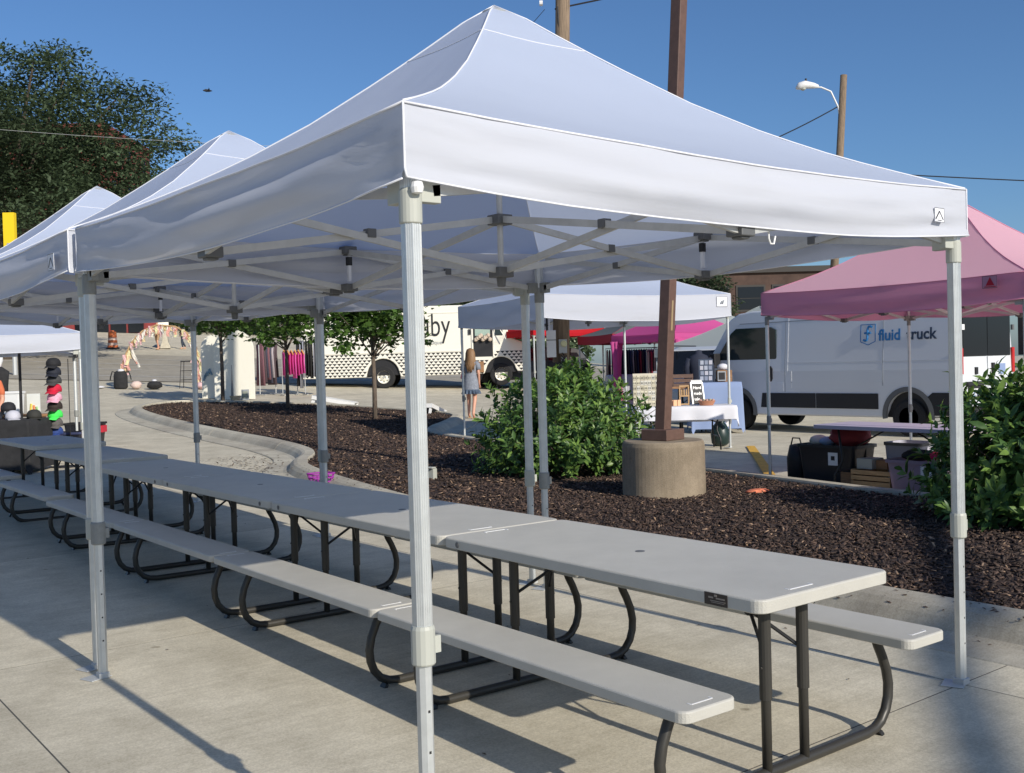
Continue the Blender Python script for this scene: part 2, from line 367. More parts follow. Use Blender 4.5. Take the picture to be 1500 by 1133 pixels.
# bark chips
def chips(n, ylo, yhi, size, mats):
    x = rng.uniform(3.9, 13.8, n*3); y = rng.uniform(ylo, yhi, n*3); s = sdist(x, y); k = s > .26; x, y = x[k][:n], y[k][:n]
    z = bedz(x, y)+rng.uniform(.0, .022, len(x))
    ax = np.stack([rng.normal(size=len(x)), rng.normal(size=len(x)), rng.normal(size=len(x))*.35], 1); nr = np.stack([rng.normal(size=len(x))*.45, rng.normal(size=len(x))*.45, np.ones(len(x))], 1)
    tv = [(-.5, -.14, 0), (.42, -.2, 0), (.5, .12, 0), (-.4, .17, 0), (-.42, -.1, .11), (.36, -.13, .13), (.4, .1, .1), (-.3, .12, .12)]
    tf = [(0, 3, 2, 1), (4, 5, 6, 7), (0, 1, 5, 4), (1, 2, 6, 5), (2, 3, 7, 6), (3, 0, 4, 7)]
    rot = frames(ax, nr); sc = size*rng.uniform(.45, 1.5, len(x))
    m = rng.integers(0, 20, len(x))/2
    for lo, hi, nm, mt in mats:
        kk = (m >= lo) & (m < hi)
        V, F = scatter(tv, tf, np.stack([x, y, z], 1)[kk], rot[kk], sc[kk]); rmesh(nm, V, F, mt, kind='stuff')
c1 = colm('chip_dark', (.038, .024, .018), var=.5, vscale=20); c2 = colm('chip_brown', (.085, .052, .037), var=.4, vscale=20); c3 = colm('chip_pale', (.30, .20, .13), var=.4, vscale=20)
chips(44000, -3, 7, .042, [(0, 5.5, 'bark_chips', c1), (5.5, 9.4, 'bark_chips', c2), (9.4, 10, 'bark_chips', c3)])
chips(30000, 7, 26.3, .06, [(0, 5.5, 'bark_chips', c1), (5.5, 9.4, 'bark_chips', c2), (9.4, 10, 'bark_chips', c3)])
# chips spilled over the kerb
n = 420; yy_ = rng.uniform(-1, 11, n); kx = np.interp(yy_, [p[1] for p in near], [p[0] for p in near])+rng.normal(.12, .16, n)
V, F = scatter([(-.5, -.14, 0), (.5, -.1, 0), (.4, .14, 0), (-.4, .17, 0), (0, 0, .16)], [(0, 1, 4), (1, 2, 4), (2, 3, 4), (3, 0, 4)], np.stack([kx, yy_, hv(kx, yy_)+np.interp(kx-np.interp(yy_, [p[1] for p in near], [p[0] for p in near]), [-.05, .0, .05, .12, .3], [.014, .03, .09, .142, .145])], 1), frames(rng.normal(size=(n, 3))*[1, 1, .2], np.tile([0, 0, 1.], (n, 1))), rng.uniform(.012, .04, n)); rmesh('spilled_chips', V, F, c2, kind='stuff')
# leaf debris in the gutter
n = 260; t = rng.uniform(0, 1, n); gxx = 5.0+rng.normal(0, .28, n)+t*.4; gyy = 11.4+t*2.2+rng.normal(0, .2, n)
s_ = sdist(gxx, gyy); k = s_ < -.1
tv = [(-.5, 0, 0), (0, -.25, .08), (.5, 0, .03), (0, .25, .1)]; tf = [(0, 1, 2, 3)]
V, F = scatter(tv, tf, np.stack([gxx, gyy, hv(gxx, gyy)+.012], 1)[k], frames(rng.normal(size=(n, 3))*[1, 1, .1], np.tile([0, 0, 1.], (n, 1)))[k], rng.uniform(.03, .07, n)[k])
rmesh('fallen_leaves', V, F, colm('dry_leaf', (.10, .06, .035)), kind='stuff')
n = 60; px = rng.uniform(-2.5, 3.6, n); py = rng.uniform(-1, 9, n)
V, F = scatter(tv, tf, np.stack([px, py, hv(px, py)+.008], 1), frames(rng.normal(size=(n, 3))*[1, 1, .1], np.tile([0, 0, 1.], (n, 1))), rng.uniform(.012, .035, n))
rmesh('grit', V, F, colm('dry_leaf', (.1, .06, .03)), kind='stuff')

# street behind, running across the slope
sd_ = Vector((.83, -.56, 0)); sn = Vector((.56, .83, 0)); s0 = Vector((15.5, 46.5, 0))
def strip(name, a0, a1, b0, b1, mat, lift, n=24):
    mb = MB()
    def fn(u, v):
        p = s0+sd_*(a0+(a1-a0)*u)+sn*(b0+(b1-b0)*v); return (p.x, p.y, h(p.x, p.y)+lift)
    mb.grid(fn, n, max(1, int((b1-b0)/1.0))); return mb.build(name, mat, kind='structure')
strip('street', -60, 60, -9, 9.5, 'street', .012, 60)
for b in (-6.4, -2.2, 1.6, 5.6):
    for a in range(-40, 45, 9) if b in (-2.2, 5.6) else [-45]:
        strip('lane_marking', a, a+(4.5 if b in (-2.2, 5.6) else 95), b, b+.16, 'white_line', .024, 30)
# painted stall line right of the bed
mb = MB(); mb.grid(lambda u, v: (12.9-3.9*u+.1*v, 9.3-3.5*u-.1*v, h(12, 9)+.004), 8, 1); mb.build('stall_line', 'yellow_line', kind='structure')

# ------------------------------------------------------------------ tents
HIP = [(0, 2.316), (.17, 2.386), (.4, 2.488), (.63, 2.612), (.88, 2.775), (1.15, 2.985), (1.38, 3.18), (1.47, 3.262), (1.54, 3.30)]
def hipz(d):
    for (a, za), (b, zb) in zip(HIP, HIP[1:]):
        if d <= b: return za+(zb-za)*(d-a)/(b-a)
    return HIP[-1][1]
def valance_fn(side, hw, top, hgt, seed, amp=1.0):
    """side 0..3 : -y, +x, +y, -x"""
    rot = Matrix.Rotation(side*math.pi/2, 3, 'Z')
    def fn(u, v):
        x = -hw+2*hw*u; sag = (4*u*(1-u))
        w = math.sin(math.pi*min(1, v/.62)*.5) if v < .62 else 1-1.6*(v-.62)/.38
        edge = min(1, min(u, 1-u)/.12)
        out = amp*(.030*w*sag + .010*edge*fbm(u*5+seed, v*1.2, seed) + .012*edge*math.sin(v*9+u*5+seed)*sag*.6)
        out += amp*.016*edge*noise.noise(Vector((u*2.2+seed*3, v*3.5, seed)))
        # fan of creases pulling from the corners, and long soft folds
        for cu_, sg in ((u, 1), (1-u, -1)):
            r_ = math.hypot(cu_*2*hw, (v-.92)*hgt*1.0); an = math.atan2((.92-v)*hgt, cu_*2*hw+.02); out += amp*.0055*math.sin(an*38+seed)*math.exp(-r_/.32)*min(1, cu_/.015)
        yy_ = v*hgt-.05*u-.03*math.sin(u*4+seed); out += amp*.007*edge*math.sin(yy_*62+seed*2+2*fbm(u*2, seed))*(.35+.65*v)
        z = top - .03*sag - hgt*v*(1+.10*sag+.05*noise.noise(Vector((u*3, seed, 0))))
        if v > .9: out += .01
        return tuple(rot @ Vector((x, -hw-out, z)))
    return fn
def leg_sect(w, ribs=True):
    pts = []; base = []
    c = w*.5; k = w*.5*.45
    oct_ = [(c, -k), (c, k), (k, c), (-k, c), (-c, k), (-c, -k), (-k, -c), (k, -c)]
    for a, b in zip(oct_, oct_[1:]+oct_[:1]):
        L = math.dist(a, b); nrm = ((b[1]-a[1])/L, -(b[0]-a[0])/L); n = 3 if ribs else 0
        pts.append(a)
        for i in range(n):
            for t, dpt in ((.12+.3*i, 0), (.15+.3*i, .0013), (.21+.3*i, .0013), (.24+.3*i, 0)):
                pts.append((a[0]+(b[0]-a[0])*t-nrm[0]*dpt, a[1]+(b[1]-a[1])*t-nrm[1]*dpt))
    return pts
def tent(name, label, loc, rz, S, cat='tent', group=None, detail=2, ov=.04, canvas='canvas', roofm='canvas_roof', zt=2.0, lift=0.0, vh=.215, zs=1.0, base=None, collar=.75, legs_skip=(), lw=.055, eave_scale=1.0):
    root = empty(name, loc, rz, label, cat, group); hs = S/2; hw = hs+ov; dz = lift; k = S/3.0
    zf = lambda d: (hipz(min(1.54, d*1.54/hw))-2.316)*zs+2.316+dz
    side = []
    for sd in range(4):
        rot = Matrix.Rotation(sd*math.pi/2, 3, 'Z'); n = 16 if detail > 1 else 8
        def fn(u, v):
            d = hw*v; half = hw-d; z = zf(d)
            x = -half+2*half*u
            sag = 4*u*(1-u); z -= (.035+.03*math.sin(math.pi*v))*sag*(1-v)
            if detail > 1: z += .012*fbm(x*1.7+sd*7, v*3+loc[1], loc[0])*min(1, half)*min(1, 3*v)*min(1, 8*min(u, 1-u))
            return tuple(rot @ Vector((x, -hw+d, z)))
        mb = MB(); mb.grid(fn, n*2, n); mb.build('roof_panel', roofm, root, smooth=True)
        mb = MB(); mb.grid(valance_fn(sd, hw+.002, 2.314+dz, vh, sd*1.7+loc[1]*.37, 1 if detail > 1 else .5), 44 if detail > 1 else 16, 14 if detail > 1 else 6)
        mb.build('valance', canvas, root, smooth=True)
        if detail > 1:
            sg = MB(); dq = .80; sg.path([tuple(Vector(fn(i/24, dq))+Vector((0, 0, .002))) for i in range(25)], .0025, n=5); sg.build('cross_seam', 'seam', root, smooth=True)
        if detail:
            sg = MB(); c = Matrix.Rotation(sd*math.pi/2, 3, 'Z')
            sg.path([c @ Vector((-hw+d, -hw+d, zf(d)+.003)) for d in [hw*i/14 for i in range(15)]], .004 if detail > 1 else .006, n=6); sg.build('hip_seam', 'seam' if canvas == 'canvas' else canvas, root, smooth=True)
            sg = MB(); vf = valance_fn(sd, hw+.004, 2.314+dz, vh, sd*1.7+loc[1]*.37, 1 if detail > 1 else .5)
            sg.path([vf(i/20, 1.0) for i in range(21)], .0032, n=5); sg.path([vf(0, i/8) for i in range(9)], .004, n=5); sg.path([vf(i/20, 0) for i in range(21)], .004, n=5)
            sg.build('hem', 'seam' if canvas == 'canvas' else canvas, root, smooth=True)
    cs = [(-hs, -hs), (hs, -hs), (hs, hs), (-hs, hs)]
    wloc = Matrix.Translation(loc) @ Matrix.Rotation(rz, 4, 'Z')
    for i, (x, y) in enumerate(cs):
        if i in legs_skip: continue
        gp = wloc @ Vector((x, y, 0)); gz = h(gp.x, gp.y)-loc[2]
        if base: gz += base[i]
        sect = leg_sect(lw, detail > 1)
        m = MB(); m.path([(x, y, gz+collar), (x, y, 2.25+dz)], 1, sect=sect, up=(0, 1, 0)); L = m.build('leg', 'alu', root)
        m = MB(); m.path([(x, y, gz+.01), (x, y, gz+collar+.02)], 1, sect=leg_sect(lw*.80, False), up=(0, 1, 0)); m.build('inner_leg', 'alu', L)
        if detail:
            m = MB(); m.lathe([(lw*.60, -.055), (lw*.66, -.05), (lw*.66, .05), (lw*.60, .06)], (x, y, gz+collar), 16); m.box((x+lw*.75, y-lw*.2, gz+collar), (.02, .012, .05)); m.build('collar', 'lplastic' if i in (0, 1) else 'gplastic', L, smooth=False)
            m = MB(); m.box((x-.03, y+.02, gz+.008), (.12, .10, .006), R(20)); m.box((x, y, gz+.02), (lw, lw, .03)); m.build('foot_plate', 'steel', L, bev=.003)
            if detail > 1:
                m = MB()
                for q_ in range(4): m.lathe([(.005, -.001), (.005, .001)], (0, 0, 0), 8)
                m2 = MB(); 
                for q_ in range(4):
                    zc = gz+.2+.12*q_; m2.add([(x-.004, y-lw*.402, zc-.004), (x+.004, y-lw*.402, zc-.004), (x+.004, y-lw*.402, zc+.004), (x-.004, y-lw*.402, zc+.004)], [(0, 1, 2, 3)])
                m2.build('pin_hole', 'black', L)
        m = MB(); m.lathe([(lw*.55, -.065), (lw*.62, -.062), (lw*.62, .03), (lw*.5, .04)], (x, y, zt+.04+dz), 20)
        sx, sy = (-1 if x > 0 else 1), (-1 if y > 0 else 1)
        m.box((x+sx*.06, y, zt+.075+dz), (.075, .034, .07)); m.box((x, y+sy*.06, zt+.075+dz), (.034, .075, .07))
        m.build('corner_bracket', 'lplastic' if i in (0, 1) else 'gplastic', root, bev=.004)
    if detail:
        lo, hi = zt+.055+dz, 2.265+dz; node = {}
        w, t = (.016, .032) if detail > 1 else (.018, .03)
        for i in range(4):
            a = Vector((*cs[i], 0)); b = Vector((*cs[(i+1) % 4], 0)); mid = (a+b)/2; inn = (-mid).normalized(); ofs = (b-a).normalized()
            for p, q_ in ((a, mid), (b, mid)):
                d = (q_-p).normalized(); off = d.cross(Vector((0, 0, 1)))*.009
                p1 = p+d*.07; q1 = q_-d*.03
                m = MB(); m.bar(p1+off+Vector((0, 0, lo+.02)), q1+off+Vector((0, 0, hi-.01)), w, t); m.build('truss_bar', 'alu_bar', root)
                m = MB(); m.bar(p1-off+Vector((0, 0, hi)), q1-off+Vector((0, 0, lo-.01)), w, t); m.build('truss_bar', 'alu_bar', root)
                c = (p1+q1)/2; m = MB(); m.box((c.x, c.y, (lo+hi)/2+.003), (.044, .044, .04)); m.build('pivot_clip', 'dplastic', root, bev=.003)
            q_ = mid.copy(); d = (-q_).normalized(); off = d.cross(Vector((0, 0, 1)))*.009; p1 = q_+d*.03; c1_ = d*-.03
            m = MB(); m.bar(p1+off+Vector((0, 0, hi-.01)), c1_+off+Vector((0, 0, zt+.02+dz)), w, t); m.build('truss_bar', 'alu_bar', root)
            m = MB(); m.bar(p1-off+Vector((0, 0, lo-.01)), c1_-off+Vector((0, 0, hi)), w, t); m.build('truss_bar', 'alu_bar', root)
            c = p1/2; m = MB(); m.box((c.x, c.y, (lo+hi)/2), (.044, .044, .04)); m.build('pivot_clip', 'dplastic', root, bev=.003)
            for zz in (lo-.012, hi):
                m = MB(); m.box((mid.x+inn.x*.022, mid.y+inn.y*.022, zz), (.08, .08, .045)); m.box((mid.x+inn.x*.022, mid.y+inn.y*.022, zz-.026), (.05, .05, .012)); m.build('hub', 'dplastic', root, bev=.005)
            if detail > 1:
                m = MB(); m.box((mid.x+inn.x*.03, mid.y+inn.y*.03, 2.16+dz), (.018, .018, .16)); sp = m.build('strap', 'seam', root)
                m = MB(); m.box((mid.x+inn.x*.03, mid.y+inn.y*.03, 2.2+dz), (.028, .028, .05)); m.build('buckle', 'black', sp)
        m = MB(); m.box((0, 0, zt+.01+dz), (.09, .09, .05)); m.lathe([(.02, -.05), (.025, 0)], (0, 0, zt-.01+dz), 12); m.build('hub', 'dplastic', root, bev=.005)
        m = MB(); m.box((0, 0, hi), (.09, .09, .05)); m.build('hub', 'dplastic', root, bev=.005)
        m = MB(); m.path([(0, 0, zt+dz), (0, 0, zf(hw)-.03)], .015, n=10); m.lathe([(.05, -.03), (.06, -.015), (.03, 0)], (0, 0, zf(hw)-.015), 14); m.build('centre_pole', 'alu_bar', root)
    return root
def mountain_patch(parent, origin, right, up, w, col='canvas', ink='black', kind=0):
    r_, u_ = Vector(right).normalized(), Vector(up).normalized(); n_ = r_.cross(u_); o = Vector(origin)
    P = lambda a, b, c=0: o+r_*a*w+u_*b*w+n_*c
    m = MB(); m.add([P(0, 0, .001), P(1.25, 0, .001), P(1.25, 1, .001), P(0, 1, .001), P(0, 0, .003), P(1.25, 0, .003), P(1.25, 1, .003), P(0, 1, .003)], [(0, 1, 2, 3), (4, 5, 6, 7), (0, 1, 5, 4), (1, 2, 6, 5), (2, 3, 7, 6), (3, 0, 4, 7)])
    pt = m.build('logo_patch', 'seam', parent)
    m = MB()
    def line(a, b, t=.03): 
        A, B = P(*a, .0045), P(*b, .0045); d = (B-A).normalized(); s_ = n_.cross(d)*t*w
        m.add([A-s_, B-s_, B+s_, A+s_], [(0, 1, 2, 3)])
    line((0, 0), (1.25, 0), .012); line((1.25, 0), (1.25, 1), .012); line((1.25, 1), (0, 1), .012); line((0, 1), (0, 0), .012)
    if kind == 0:
        line((.12, .2), (.62, .78), .05); line((.62, .78), (1.12, .18), .03); line((.35, .12), (.9, .12), .02)
    m.build('logo_print', ink, pt)
    return pt

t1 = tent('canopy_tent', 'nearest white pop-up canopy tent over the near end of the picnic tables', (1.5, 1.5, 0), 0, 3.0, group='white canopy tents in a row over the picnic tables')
mountain_patch(t1, (1.235, -1.5585, 2.145), (1, 0, .0), (0, 0, 1), .062)
m = MB(); m.box((.12, -1.50, 2.07), (.11, .03, .022)); m.build('clip', 'wplastic', t1, bev=.004)
m = MB(); m.path([(.14, -1.5, 2.055), (.14, -1.5, 2.02), (.15, -1.5, 2.0), (.17, -1.5, 2.0), (.18, -1.5, 2.03)], .004, n=6); m.build('hook', 'wplastic', t1)
m = MB(); m.lathe([(.0, 0), (.016, .004), (.02, .02), (.016, .035), (0, .04)], (-1.505, -1.545, 2.055), 12); m.build('toggle', 'wplastic', t1)
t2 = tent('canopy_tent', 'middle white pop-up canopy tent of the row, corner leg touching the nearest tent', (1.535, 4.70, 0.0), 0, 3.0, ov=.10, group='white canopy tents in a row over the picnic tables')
mountain_patch(t2, (-1.637, -1.36, 2.12), (0, -1, 0), (0, 0, 1), .085)
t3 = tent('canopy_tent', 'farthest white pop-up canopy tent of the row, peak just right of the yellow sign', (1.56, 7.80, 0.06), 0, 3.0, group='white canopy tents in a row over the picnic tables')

# ------------------------------------------------------------------ picnic tables
LT = 1.9465
def rounded(w, l, r, n=5):
    p = []
    for cx_, cy_, a0 in ((w/2-r, l/2-r, 0), (-w/2+r, l/2-r, 90), (-w/2+r, -l/2+r, 180), (w/2-r, -l/2+r, 270)):
        for i in range(n+1): a = R(a0+90*i/n); p.append((cx_+r*math.cos(a), cy_+r*math.sin(a)))
    return p
def slab_mesh(w, l, r, z, th, b=.007):
    m = MB(); rs = []
    for dz, ins in ((-th, .006), (-th+.004, 0), (-b, 0), (-b*.4, b*.35), (0, b)):
        rs.append([Vector((x, y, z+dz)) for x, y in rounded(w-2*ins, l-2*ins, max(.004, r-ins))])
    m.rings(rs); return m
def make_table():
    root = empty('picnic_table', (0, 0, 0)); L = LT-.012
    tp = slab_mesh(.76, L, .045, .74, .05).build('tabletop', 'top', root)
    m = MB(); m.lathe([(.021, 0), (.021, .0015)], (0, 0, .7402), 20); m.build('umbrella_hole_plug', 'dplastic', tp)
    for s in (-1, 1):
        m = MB(); m.box((-.1, s*(L/2-.05), .7408), (.13, .006, .0016), 0); m.box((-.165, s*(L/2-.062), .7408), (.006, .02, .0016)); m.box((-.035, s*(L/2-.062), .7408), (.006, .02, .0016)); m.build('moulded_mark', 'wplastic', tp)
    for s in (-1, 1):
        be = slab_mesh(.262, L, .04, .445, .042).build('bench', 'top', root); be.location = (s*(.764-.131), 0, 0)
        for e in (-1, 1): m = MB(); m.box((0, e*(L/2-.045), .4457), (.10, .005, .0014)); m.box((-.05, e*(L/2-.055), .4457), (.005, .015, .0014)); m.box((.05, e*(L/2-.055), .4457), (.005, .015, .0014)); m.build('moulded_mark', 'wplastic', be)
    yi = L/2-.21
    for e in (-1, 1):
        y = e*yi; ctrl = [(.585, .41), (.60, .37), (.628, .32), (.655, .26), (.668, .20), (.664, .145), (.645, .095), (.61, .055), (.565, .034), (.51, .027)]
        pts = [(x, y, z) for x, z in ctrl]+[(0, y, .025)]+[(-x, y, z) for x, z in reversed(ctrl)]
        m = MB(); m.path(pts, .0205, n=12, up=(0, 1, 0)); fr = m.build('bench_frame', 'bronze', root, smooth=True)
        for s in (-1, 1):
            m = MB(); m.path([(s*.585, y, .04-.036), (s*.60, y, .012)], .0235, n=10); m.build('foot_cap', 'bracesteel', fr)
            m = MB(); m.path([(s*.11, y, .03), (s*.11, y, .69)], .019, n=14); m.build('upright', 'bronze', root, smooth=True)
            m = MB(); m.path([(s*.11, y, .30), (s*.11, y, .70)], .0235, n=14); m.path([(s*.11+.02*s, y, .42), (s*.11+.028*s, y, .42)], .006, n=6); m.build('sleeve', 'bronze', root, smooth=False)
            m = MB(); m.path([(0, y-e*.16, .585), (s*.10, y-e*.01, .46)], .0075, n=8); m.build('brace', 'bracesteel', root)
        m = MB(); m.path([(0, y-e*.34, .695), (0, y-e*.15, .575)], .013, n=8); m.path([(-.015, y-e*.16, .585), (.015, y-e*.16, .585)], .018, n=8); m.build('brace_strut', 'bracesteel', root)
    m = MB(); m.box((0, 0, .675), (.03, L*.8, .025)); m.box((-.3, 0, .684), (.02, L*.85, .02)); m.box((.3, 0, .684), (.02, L*.85, .02)); m.build('underframe', 'bracesteel', root)
    return root
proto = make_table()
tl = ['nearest grey plastic picnic table with a dark brown label on its edge', 'second grey picnic table from the near end, partly in canopy shadow', 'third grey picnic table from the near end, under the middle tent',
      'fourth grey picnic table from the near end, behind the left tent leg', 'fifth grey picnic table from the near end, in the shade', 'farthest grey picnic table at the left end of the row']
tabs = []
for i in range(6):
    o = proto if i == 0 else copy_tree(proto)
    yc = -.32+LT*(i+.5); xc = 1.54+.0161*(yc+.32)
    o.location = (xc, yc, max(0, h(xc, yc))); o.rotation_euler = (0, 0, -.0161 + random.uniform(-.002, .002)); o['label'] = tl[i]; o['category'] = 'picnic table'; o['group'] = 'grey picnic tables set end to end'
    tabs.append(o)
L = LT-.012
m = MB(); m.box((-.3812, -L/2+.20, .7145), (.003, .105, .043)); lb = m.build('brand_label', 'label', tabs[0])
m = MB(); m.box((-.3832, -L/2+.20, .728), (.001, .012, .008)); m.box((-.3832, -L/2+.222, .72), (.001, .022, .006)); m.box((-.3832, -L/2+.178, .719), (.001, .04, .005)); m.box((-.3832, -L/2+.19, .709), (.001, .07, .0025)); m.box((-.3832, -L/2+.19, .7035), (.001, .06, .002)); m.build('label_print', 'labelink', lb)
for i, e in ((0, 1), (1, 1), (2, -1), (2, 1), (3, -1)):
    m = MB(); yy = e*(L/2-.13)
    m.path([(-.381, yy, .714), (-.383, yy, .714)], .014, n=14); m.path([(-.3815, yy, .714), (-.3845, yy, .714)], .009, n=12); m.build('edge_sticker', 'dplastic', tabs[i])

# ------------------------------------------------------------------ brown lamp post on its concrete pier
PX, PY = 6.63, 5.32; pz = float(bedz(PX, PY)[0])
pr_ = empty('lamp_post', (PX, PY, pz-.13), R(8), 'brown square steel lamp post bolted to a round concrete pier', 'lamp post')
m = MB(); m.lathe([(.44, 0), (.445, .02), (.44, .66), (.43, .70), (.415, .715)], (0, 0, 0), 64); m.build('concrete_pier', 'pier', pr_, smooth=False, bev=.004)
m = MB(); m.box((0, 0, .775), (.33, .33, .115)); m.build('base_cover', 'brownpost', pr_, bev=.006)
tilt = Matrix.Translation((0, 0, .8)) @ Matrix.Rotation(R(-8), 4, 'Z') @ Matrix.Rotation(.062, 4, Vector((.622, .783, 0))) @ Matrix.Rotation(R(8), 4, 'Z')
m = MB(); m.box((0, 0, 3.4), (.128, .128, 6.9), 0, tilt); m.build('post', 'brownpost', pr_, bev=.008)
m = MB(); m.box((0, -.0645, 1.25), (.03, .004, .32), 0, tilt); m.build('paint_scuff', colm('scuffed_paint', (.30, .22, .12)), pr_)
m = MB(); m.box((0, -.3, 6.85), (.35, .65, .12), 0, tilt); m.build('lamp_head', 'brownpost', pr_, bev=.02)

# ------------------------------------------------------------------ shrubs
LTV = [(0, 0, 0), (.25, -.16, .03), (.25, 0, -.01), (.25, .16, .03), (.6, -.17, .02), (.6, 0, -.03), (.6, .17, .02), (1, 0, -.14)]
LTF = [(0, 1, 2, 2), (0, 2, 3, 3), (1, 4, 5, 2), (2, 5, 6, 3), (4, 7, 5, 5), (5, 7, 6, 6)]
LTF3 = [(0, 1, 2), (0, 2, 3), (1, 4, 5), (1, 5, 2), (2, 5, 6), (2, 6, 3), (4, 7, 5), (5, 7, 6)]
def shrub(name, label, c, rad, nshoot, per, lsize, seed, front=120, young=.27, group=None):
    global rng
    rng = np.random.default_rng(seed); bz = float(bedz(c[0], c[1])[0])-.02
    root = empty(name, (c[0], c[1], bz), 0, label, 'shrub', group)
    d = runit(nshoot*2); d = d[d[:, 2] > -.25][:nshoot]; lump = np.array([1+.16*noise.noise(Vector(tuple(v*2.1+seed)))+.10*noise.noise(Vector(tuple(v*5+seed+3))) for v in d])
    depth = 1-.55*rng.random(len(d))**2.2
    R_ = np.array(rad); cen = np.array([0, 0, rad[2]*.32])
    tip = cen+d*R_*(lump*depth)[:, None]*np.stack([1-.22*np.clip(d[:, 2], 0, 1)**1.5, 1-.22*np.clip(d[:, 2], 0, 1)**1.5, np.ones(len(d))], 1)*(1+.14*(rng.random(len(d)) < .12))[:, None]; tip[:, 2] = np.maximum(tip[:, 2], .03)
    # stems
    st = MB()
    for i in range(0, len(d), max(1, len(d)//70)):
        b = Vector((d[i][0]*.18, d[i][1]*.18, 0)); t_ = Vector(tip[i]); mid = b.lerp(t_, .5)+Vector((0, 0, .08)); st.path([b, mid, t_], [.012, .008, .004], n=5)
    st.build('stem', 'bark', root)
    N = len(d)*per; s = np.repeat(np.arange(len(d)), per)
    up = d+np.array([0, 0, .75]); up /= np.linalg.norm(up, axis=1, keepdims=True)
    along = rng.uniform(-.26, .05, N)
    pos = tip[s]+up[s]*along[:, None]; rad_ = runit(N); rad_ -= up[s]*np.sum(rad_*up[s], 1)[:, None]; rad_ /= np.linalg.norm(rad_, axis=1, keepdims=True)
    ax = rad_+up[s]*(.25+.9*np.clip((along+.26)/.31, 0, 1))[:, None]+np.array([0, 0, -.1]); nr = up[s]*1.0+rng.normal(size=(N, 3))*.35-rad_*.3
    sc = lsize*rng.uniform(.45, 1.3, N); rot = frames(ax, nr); yk = rng.random(N) < young*(1+(along > -.05)*1.5)
    camv = np.array([-1.693-c[0], -2.582-c[1], 1.0]); camv /= np.linalg.norm(camv)
    fr = np.argsort(-((pos-cen)@camv)+rng.random(N)*.35)[:front]; fm = np.zeros(N, bool); fm[fr] = True
    for nm, mt, kk in (('foliage', 'leafb', ~yk & ~fm), ('young_foliage', 'leafy', yk & ~fm)):
        V, F = scatter(LTV, LTF3, pos[kk], rot[kk], sc[kk]); rmesh(nm, V, F, mt, root, kind='stuff', smooth=True)
    lm = {}
    for mt in ('leafb', 'leafy'):
        me = bpy.data.meshes.new('leaf'); me.from_pydata(LTV, [], LTF3); me.materials.append(M[mt]); me.polygons.foreach_set('use_smooth', [True]*8); lm[mt] = me
    for i in fr:
        o = bpy.data.objects.new('leaf', lm['leafy' if yk[i] else 'leafb']); COL.objects.link(o); o.parent = root
        m4 = Matrix([list(rot[i][r_]*sc[i])+[pos[i][r_]] for r_ in range(3)]+[[0, 0, 0, 1]]); o.matrix_local = m4
    return root
shrub('shrub', 'large rounded green shrub left of the concrete pier', (7.46, 7.84), (1.22, 1.14, 1.06), 900, 15, .105, 5)
shrub('shrub', 'dark leafy shrub at the right edge behind the front right tent leg', (7.68, 1.60), (1.18, 1.12, 1.0), 900, 15, .125, 9, front=160)
# tall sprigs standing out of the left shrub
# ------------------------------------------------------------------ trees
def tree(name, label, base, trunk_h, trunk_r, cen, rad, nclump, per, lsize, leafm, seed, cat='tree', group=None, shape=1.0, trunkm='bark', flat=False, cl=.5, limbs=9):
    global rng
    rng = np.random.default_rng(seed); root = empty(name, base, 0, label, cat, group)
    m = MB(); c = Vector(cen)
    tk = [(0, 0, -.1), (.01, 0, trunk_h*.5), (0, .01, trunk_h), tuple(Vector((0, 0, trunk_h)).lerp(c, .7))]
    m.path(tk, [trunk_r*1.15, trunk_r, trunk_r*.85, trunk_r*.3], n=12); m.build('trunk', trunkm, root, smooth=True)
    d = runit(nclump*2); d = d[d[:, 2] > -.62][:nclump]
    lump = np.array([1+.22*noise.noise(Vector(tuple(v*1.7+seed)))+.12*noise.noise(Vector(tuple(v*4.5+seed+3))) for v in d])
    depth = 1-.7*rng.random(len(d))**1.7; cl_p = np.array(cen)+d*np.array(rad)*(lump*depth)[:, None]
    m = MB()
    for i in range(limbs):
        t_ = Vector(cl_p[i*7 % len(cl_p)]); b = Vector((0, 0, trunk_h*(.85+.3*random.random()))); mid = b.lerp(t_, .45)+Vector((0, 0, .06*rad[2]))
        m.path([b, mid, t_], [trunk_r*.45, trunk_r*.28, trunk_r*.08], n=6)
    m.build('limb', trunkm, root)
    N = len(d)*per; s = np.repeat(np.arange(len(d)), per)
    pos = cl_p[s]+runit(N)*(rng.random(N)**.5*cl)[:, None]*np.array([1, 1, .6])
    ax = runit(N)*[1, 1, .5]; nr = runit(N)*.8+np.array([0, 0, 1.0]); rot = frames(ax, nr); sc = lsize*rng.uniform(.6, 1.3, N)
    if flat: tv = [(0, 0, 0), (.5, -.22, .05), (1, 0, -.06), (.5, .22, .05)]; tf = np.array([(0, 1, 2, 3)])
    else:
        tv = [(0, 0, 0), (.18, -.42, .05), (.45, -.26, 0), (.62, -.5, -.04), (.7, -.16, 0), (1.05, 0, -.1), (.7, .16, 0), (.62, .5, -.04), (.45, .26, 0), (.18, .42, .05)]
        tf = np.array([(0, 1, 2, 9), (9, 2, 8, 8), (2, 3, 4, 4), (2, 4, 6, 8), (4, 5, 6, 6), (6, 7, 8, 8)])
        tf = np.array([(0, 1, 2), (0, 2, 8), (0, 8, 9), (2, 3, 4), (2, 4, 6), (2, 6, 8), (4, 5, 6), (6, 7, 8)])
    V, F = scatter(tv, tf, pos, rot, sc); rmesh('crown', V, F, leafm, root, kind='stuff')
    return root
tg = 'young street trees in the mulch bed'
